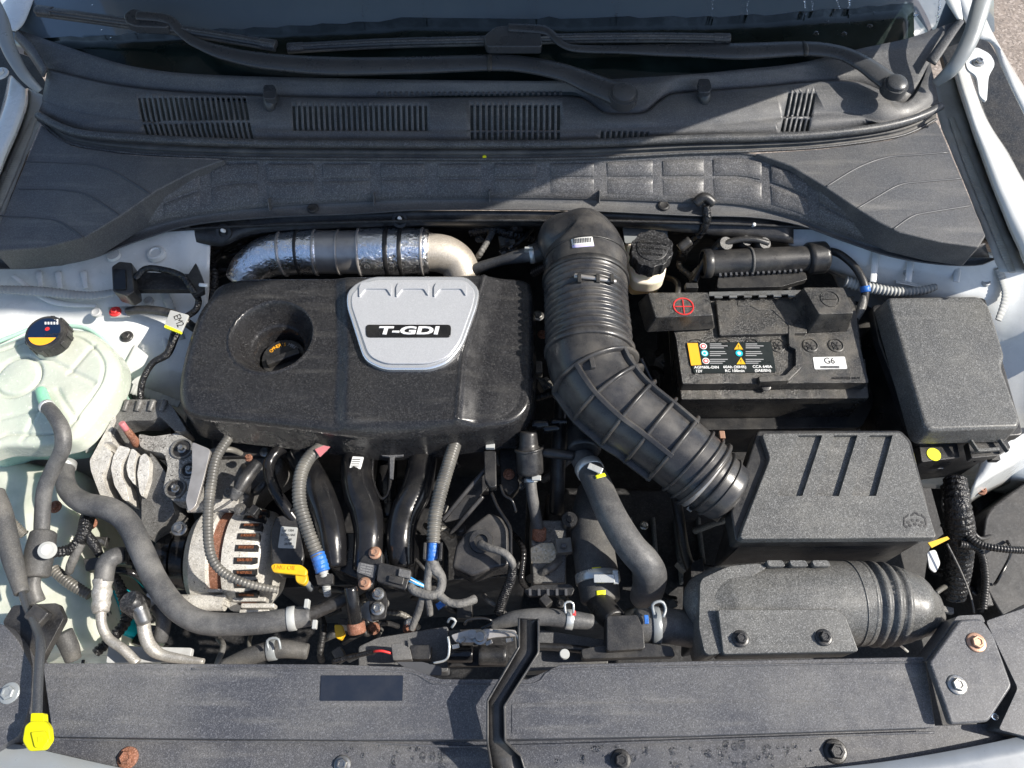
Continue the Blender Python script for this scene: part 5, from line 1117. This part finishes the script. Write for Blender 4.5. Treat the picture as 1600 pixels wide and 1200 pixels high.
ring('hose_clamp', tb, .83, .014, .0016, M['clampw'], lh, 32); box('clamp_plate', P(944, 904, -.085), .03, .012, .003, M['clampw'], lh); box('clamp_loop', P(962, 902, -.09), .008, .02, .006, M['clampw'], lh)
decal('yellow_mark', tb.o, [(925, 887), (939, 886), (939, 896), (925, 897)], M['ydot'], lh, .0006); decal('yellow_mark', tb.o, [(931, 923), (946, 922), (946, 932), (932, 932)], M['ydot'], lh, .0006)
tube('neck_spigot', [(938, 934, -.14), (942, 950, -.12), (962, 972, -.09)], [24, 21, 20], M['black'], lh, seg=28)
tm = thing('thermostat_housing', 'dark cast thermostat housing with a sandy bare metal face between the hoses', 'housing', (855, 860, -.2))
slab('housing', [(828, 812), (886, 812), (884, 912), (832, 912)], -.15, .08, M['alud'], tm, .005, 5); slab('bare_face', [(829, 856), (846, 848), (864, 848), (870, 862), (866, 880), (830, 880)], -.1485, .004, M['sand'], tm, .001, 1)
slab('flange', [(818, 922), (834, 914), (890, 912), (898, 920), (894, 930), (826, 932)], -.13, .008, M['black'], tm, .002, 3)
for i in range(5): box('flange_tooth', P(828 + i * 14, 926, -.124), .004, .010, .008, M['seam'], tm, bev=.0005)
lathe('clamp_bolt', P(890, 812, -.13), (0, 0, 1), [(-.02, .012), (.002, .012), (.002, .006), (.005, .005), (.005, 0)], M['black'], tm); tube('spigot', [(842, 842, -.15), (843, 826, -.14)], [11, 11], M['rust'], tm)
for x, y in ((875, 846), (886, 852)): box('white_fitting', P(x, y, -.13), .012, .008, .01, M['sealer'], tm)
bcv = thing('side_cover', 'black moulded plastic side cover with grey wire passing through a round boss', 'cover', (755, 850, -.15))
slab('cover', rnd([(764, 800), (784, 808), (794, 826), (796, 884), (770, 888), (738, 900), (706, 886), (712, 852), (732, 824)], 6), -.10, .05, M['duct'], bcv, .006, 0, seg=4)
tube('rim', [(768, 770, -.09), (776, 790, -.09), (786, 806, -.09), (797, 826, -.09), (798, 860, -.09), (798, 884, -.09)], 3, M['gloss'], bcv, seg=8)
lathe('boss', P(752, 846, -.10), (0, -.2, 1), [(0, .018), (.008, .017), (.008, .010), (.002, .009)], M['black'], bcv)
tube('grey_wire', [(750, 850, -.085), (764, 856, -.075), (788, 864, -.07), (800, 878, -.075), (801, 886, -.08)], [7, 6, 6, 6, 5], M['tape'], bcv); tube('braided_sleeve', [(801, 882, -.08), (798, 905, -.09), (788, 930, -.105), (779, 958, -.12)], [7, 8, 8, 8], M['ktape'], bcv, corr=(.003, .12))
vb = thing('upright_bracket', 'black upright rectangular bracket with white clip left of the separator can', 'bracket', (766, 730, -.15))
slab('post', [(756, 704), (775, 704), (776, 760), (765, 762), (757, 748)], -.075, .02, M['black'], vb, .002, 3); box('clip', P(766, 697, -.07), .014, .009, .008, M['sealer'], vb)
tube('strut', [(760, 732, -.09), (730, 766, -.10), (692, 812, -.12)], [4, 4, 4], M['duct'], vb, seg=6); tube('strut', [(754, 776, -.10), (728, 806, -.11), (704, 834, -.13)], [4, 4, 4], M['duct'], vb, seg=6)
slab('fin_plate', [(758, 738), (762, 760), (720, 810), (694, 816)], -.115, .004, M['duct'], vb, .001, 2)
slab('side_plate', [(780, 700), (806, 700), (812, 760), (796, 774), (782, 760)], -.12, .03, M['dark'], vb, .003, 5); bolt(795, 741, -.118, 9, M['rust'], vb)
tube('bent_rod', [(782, 758, -.08), (788, 774, -.08), (800, 782, -.08), (806, 800, -.09)], 2.5, M['gloss'], vb, seg=8)

# ================================================================== LATCH & FRONT CLUTTER
lt_ = thing('bonnet_latch', 'dark metal bonnet latch mechanism left of the channel strap', 'latch', (745, 1000, -.1))
slab('latch_plate', [(700, 984), (742, 982), (806, 986), (810, 1040), (700, 1042)], -.10, .01, M['dark'], lt_, .002, 4)
slab('catch', [(704, 992), (730, 984), (762, 982), (806, 984), (808, 994), (772, 996), (740, 1004), (712, 1004)], -.06, .006, M['steelband'], lt_, .0015, 4)
lathe('pivot', P(750, 996, -.058), (0, 0, 1), [(0, .010), (.004, .010), (.005, .007), (.008, .006), (.008, 0)], M['steel'], lt_); lathe('pivot', P(738, 992, -.055), (0, 0, 1), [(0, .006), (.006, .006), (.006, 0)], M['steel'], lt_)
tube('spring_wire', [(726, 976, -.05), (732, 968, -.045), (755, 966, -.045), (770, 972, -.05), (752, 982, -.055)], 2.4, M['gloss'], lt_, seg=8); tube('spring_wire', [(700, 972, -.06), (704, 966, -.05), (712, 970, -.05), (706, 980, -.06)], 2, M['sealer'], lt_, seg=8)
tube('return_wire', [(700, 995, -.06), (702, 1012, -.06), (698, 1030, -.065), (678, 1036, -.07)], 2, M['clampw'], lt_, seg=8); tube('return_wire', [(770, 985, -.05), (800, 988, -.05), (809, 996, -.05), (810, 1010, -.05)], 1.6, M['steel'], lt_, seg=8)
tube('roller', [(700, 1022, -.09), (738, 1022, -.09)], 13, M['gloss'], lt_); tube('roller', [(750, 1024, -.085), (790, 1024, -.085)], 15, M['black'], lt_)
for x, y in ((722, 1000), (764, 1004), (796, 1000), (712, 1010)): box('tab', P(x, y, -.058), .010, .006, .003, M['steel'], lt_, rot=random.uniform(-40, 40))
fs = thing('fan_shroud', 'dark plastic fan shroud and sensor behind the radiator cover left of the latch', 'fan shroud', (620, 1010, -.15))
slab('shroud', [(560, 1010), (590, 996), (700, 978), (700, 1050), (560, 1050)], -.12, .04, M['cowl'], fs, .004, 5); slab('shroud', [(820, 980), (950, 1000), (950, 1040), (820, 1050)], -.12, .04, M['cowl'], fs, .004, 5)
slab('sensor', [(611, 1006), (626, 1005), (640, 1012), (644, 1030), (614, 1032)], -.08, .02, M['cowl'], fs, .003, 3); slab('sensor_body', [(640, 1008), (674, 1008), (672, 1030), (644, 1030)], -.085, .02, M['black'], fs, .002, 3)
tube('red_wire', [(584, 1018, -.085), (596, 1017, -.08), (612, 1021, -.085)], 2, M['red'], fs, seg=8); tube('cable', [(520, 1034, -.10), (550, 1026, -.095), (586, 1018, -.088)], 4, M['ktape'], fs)
slab('bracket', [(618, 1034), (660, 1034), (690, 1042), (690, 1056), (650, 1054)], -.075, .004, M['seam'], fs, .001, 4)
tube('cross_tube', [(840, 1010, -.1), (880, 1012, -.1), (920, 1016, -.1)], 6, M['black'], fs)
lathe('white_screw', P(882, 1022, -.07), (0, 0, 1), [(0, .007), (.003, .006), (.003, 0)], M['sealer'], fs)
rn = thing('radiator_neck', 'black radiator end tank neck with hose and clamp right of the latch strap', 'radiator neck', (980, 1000, -.1))
slab('neck_block', [(948, 962), (996, 960), (1006, 984), (1008, 1014), (948, 1018)], -.055, .04, M['black'], rn, .004, 5); slab('flange', [(908, 1014), (940, 1008), (1010, 1004), (1050, 1010), (1056, 1026), (910, 1030)], -.07, .02, M['black'], rn, .003, 5)
tb = tube('hose', [(996, 978, -.085), (1040, 978, -.085), (1085, 984, -.09)], [26, 27, 28], M['hose'], rn, seg=28); ring('hose_clamp', tb, .32, .012, .002, M['hinge'], rn, 32); box('blue_mark', P(1010, 968, -.055), .006, .012, .003, M['blue'], rn)
tube('clamp_loop', [(1022, 960, -.05), (1020, 944, -.045), (1034, 940, -.045), (1040, 952, -.05), (1036, 964, -.05)], 2.5, M['hinge'], rn, seg=8)
oh = thing('overflow_hose', 'short grey hose with bright clip behind the latch strap', 'hose', (880, 966, -.1))
tb = tube('hose', [(770, 978, -.09), (805, 966, -.08), (850, 964, -.075), (890, 968, -.075), (925, 972, -.08)], [8, 12, 13.5, 14, 12], M['hose'], oh); ring('hose_clamp', tb, .78, .010, .0015, M['clampw'], oh)
tube('clamp_loop', [(884, 958, -.055), (883, 942, -.05), (895, 942, -.05), (896, 958, -.055)], 1.8, M['clampw'], oh, seg=8); box('red_mark', P(897, 958, -.055), .005, .007, .002, M['red'], oh)
# silver pipes
a1 = thing('air_conditioning_pipe', 'bright aluminium pipe with ringed fitting and black elbow at the lower left', 'pipe', (165, 950, -.15))
tube('rubber_elbow', [(195, 868, -.1), (178, 870, -.08), (166, 882, -.08), (162, 908, -.085)], [13, 14, 15, 14], M['hose'], a1); t = tube('fitting', [(161, 906, -.085), (159, 932, -.088), (158, 956, -.09)], [15, 15, 14], M['pipe'], a1, corr=(.018, .14))
tube('pipe', [(158, 952, -.09), (159, 976, -.095), (170, 998, -.10), (192, 1014, -.10), (214, 1036, -.105)], [8, 7.5, 7.5, 7.5, 7.5], M['pipe'], a1); lathe('elbow_mouth', P(202, 868, -.095), (1, 0, .3), [(0, .014), (.006, .015), (.006, .010), (0, .009)], M['gloss'], a1)
a2 = thing('charge_port_pipe', 'aluminium pipe with black charge port cap left of the thick grey hose', 'pipe', (228, 980, -.15))
lathe('port_cap', P(219, 950, -.09), (-.3, .25, .9), [(0, .017), (.022, .016), (.026, .013), (.024, .009), (.024, 0)], M['blackcap'], a2); t = tube('port', [(216, 946, -.075), (226, 972, -.09)], [12, 12], M['steel'], a2)
tube('pipe', [(224, 966, -.09), (227, 992, -.10), (238, 1014, -.105), (262, 1026, -.11), (318, 1034, -.11)], [10, 10, 10, 8, 5], M['pipe'], a2); slab('fitting_block', [(228, 926), (246, 928), (250, 950), (240, 962), (228, 944)], -.11, .02, M['pipe'], a2, .003, 5)
tube('branch_hose', [(246, 948, -.11), (256, 970, -.11), (250, 1000, -.12)], [11, 11, 11], M['hose'], a2)
slab('body_plate', [(170, 1005), (215, 1010), (300, 1012), (296, 1034), (165, 1036)], -.13, .01, M['primer'], None, .002, 4, label='pale metal plate behind the left end of the radiator cover', cat='plate')
rt = thing('lower_front_hose', 'dark hose with silver clamp just behind the radiator cover below the thick grey hose', 'hose', (400, 1025, -.15))
tb = tube('hose', [(350, 1040, -.11), (400, 1022, -.105), (440, 1014, -.105), (480, 1018, -.11)], [10, 14, 14, 12], M['rubber'], rt); ring('hose_clamp', tb, .62, .012, .0018, M['hinge'], rt)
tube('clamp_loop', [(420, 1016, -.08), (418, 1000, -.075), (434, 998, -.075), (438, 1014, -.08)], 2.2, M['hinge'], rt, seg=8)
# right side loom
rl = thing('right_loom', 'fat loom wrapped in wrinkled black tape right of the air filter box', 'wiring', (1495, 830, -.25))
tube('taped_trunk', [(1492, 750, -.12), (1496, 790, -.12), (1500, 830, -.15), (1498, 880, -.2), (1490, 930, -.25)], [17, 20, 22, 20, 18], M['ktape'], rl, seg=20, corr=(.009, .08))
for pth in ([(1505, 830, -.14), (1530, 850, -.13), (1570, 858, -.12), (1620, 860, -.12)], [(1500, 850, -.14), (1530, 860, -.14), (1540, 900, -.15), (1536, 950, -.17)]): tube('branch', pth, 6, M['ribhose'] if 0 else M['black'], rl, corr=(.004, .15))
tube('thin_wire', [(1480, 850, -.1), (1500, 890, -.1), (1516, 930, -.1), (1522, 958, -.1)], 1.5, M['tape'], rl, seg=6)
slab('bumper_beam', [(1080, 880), (1098, 870), (1110, 1010), (1076, 1018)], -.2, .06, M['dark'], None, .004, 5, label='dark ribbed casting edge in the gap left of the snorkel', cat='casting')
# pile of dark lines deep in the gaps
for nm, lab, pth, r_, m_ in (('gear_cable', 'black gear cable crossing the dark gap right of the upper radiator hose', [(1040, 700, -.2), (1060, 800, -.2), (1070, 860, -.22), (1090, 920, -.25)], 8, 'black'),
     ('coolant_line', 'dark coolant line behind the separator can', [(880, 600, -.12), (876, 660, -.12), (872, 720, -.14), (870, 800, -.2)], 12, 'black'),
     ('wire_bundle', 'dark wire bundle lying behind the turbo pipe', [(735, 362, -.08), (770, 358, -.07), (800, 366, -.07), (830, 372, -.09)], 9, 'ktape'),
     ('wire_bundle', 'dark wire bundle left of the turbo pipe under the cowl', [(325, 400, -.08), (335, 430, -.07), (330, 470, -.09)], 7, 'ktape'),
     ('fuel_line', 'thin dark line beside the battery tray and intake hose', [(1000, 560, -.1), (1020, 600, -.12), (1050, 660, -.14)], 7, 'gloss')):
    tube(nm, pth, r_, M[m_], label=lab, cat='cable' if 'cable' in nm or 'wire' in nm else 'pipe', corr=(.006, .12) if m_ == 'ktape' else None)

# ------------------------------------------------------------------ small lines, brackets and connectors down in the gaps, parts of the engine
random.seed(21)
cm = ['black', 'black', 'duct', 'tape', 'gloss', 'alud', 'dark', 'ribhose']
for (x0, y0, x1, y1, z0, z1, n) in ((335, 700, 480, 800, -.12, -.09, 9), (650, 700, 890, 960, -.2, -.12, 30), (1000, 780, 1130, 1000, -.32, -.2, 16), (995, 520, 1062, 690, -.24, -.14, 9), (1455, 740, 1600, 960, -.3, -.2, 14),
                                (735, 350, 860, 420, -.1, -.06, 10), (1050, 356, 1240, 450, -.13, -.07, 14), (130, 800, 300, 1030, -.26, -.16, 18), (480, 900, 700, 1030, -.22, -.13, 22), (320, 372, 380, 460, -.16, -.1, 7), (840, 440, 880, 640, -.16, -.1, 8), (300, 790, 420, 1030, -.3, -.24, 8)):
    for k in range(n):
        x, y, z = random.uniform(x0, x1), random.uniform(y0, y1), random.uniform(z0, z1); m_ = M[random.choice(cm)]; t_ = random.random()
        if t_ < .5:
            a = random.choice((0, 1.57, .6, -.6, 2.2)) + random.uniform(-.3, .3); L_ = random.uniform(18, 50); dx, dy = math.cos(a) * L_, math.sin(a) * L_; b = random.uniform(-14, 14)
            r_ = random.uniform(2, 6.5); tube('line', [(x - dx, y - dy, z - .03), (x - dx * .4 + b, y - dy * .4, z), (x + dx * .4, y + dy * .4 + b, z), (x + dx, y + dy, z - .03)], r_, m_, blk, seg=10, step=.006, corr=(.006, .15) if random.random() < .25 and r_ > 4 else None)
        elif t_ < .8:
            o_ = box('connector', P(x, y, z), random.uniform(.012, .03), random.uniform(.01, .024), random.uniform(.01, .03), m_, blk, rot=random.uniform(-40, 40), bev=.0015)
            if random.random() < .5: box('connector_lock', P(x, y, z + .012), .008, .006, .012, M['seam'], o_, rot=random.uniform(-40, 40))
        elif t_ < .93: bolt(x, y, z, random.uniform(6, 10), M[random.choice(('steel', 'rust', 'black', 'alud'))], blk)
        else: lathe('fitting', P(x, y, z), (random.uniform(-1, 1), -.5, 1), [(0, .009), (.006, .009), (.006, .006), (.012, .006), (.013, .004), (.013, 0)], m_, blk, seg=16)

for p_ in ([(20, 430, -.018), (80, 470, -.035), (150, 478, -.04)], [(215, 470, -.055), (250, 500, -.075), (262, 560, -.1)], [(212, 540, -.085), (196, 580, -.105), (190, 620, -.125)], [(1400, 440, -.045), (1480, 452, -.055), (1560, 450, -.05)]):
    tube('pressed_fold', p_, [3, 5, 3], M['paint'], body, flat=.35)
for x, y, z in ((232, 470, -.06), (150, 488, -.045), (1420, 425, -.04), (1540, 440, -.045)): lathe('body_plug', P(x, y, z + .008), (0, 0, 1), [(-.004, .008), (.001, .008), (.002, .006), (.001, .004), (.001, 0)], M['primer'], body)
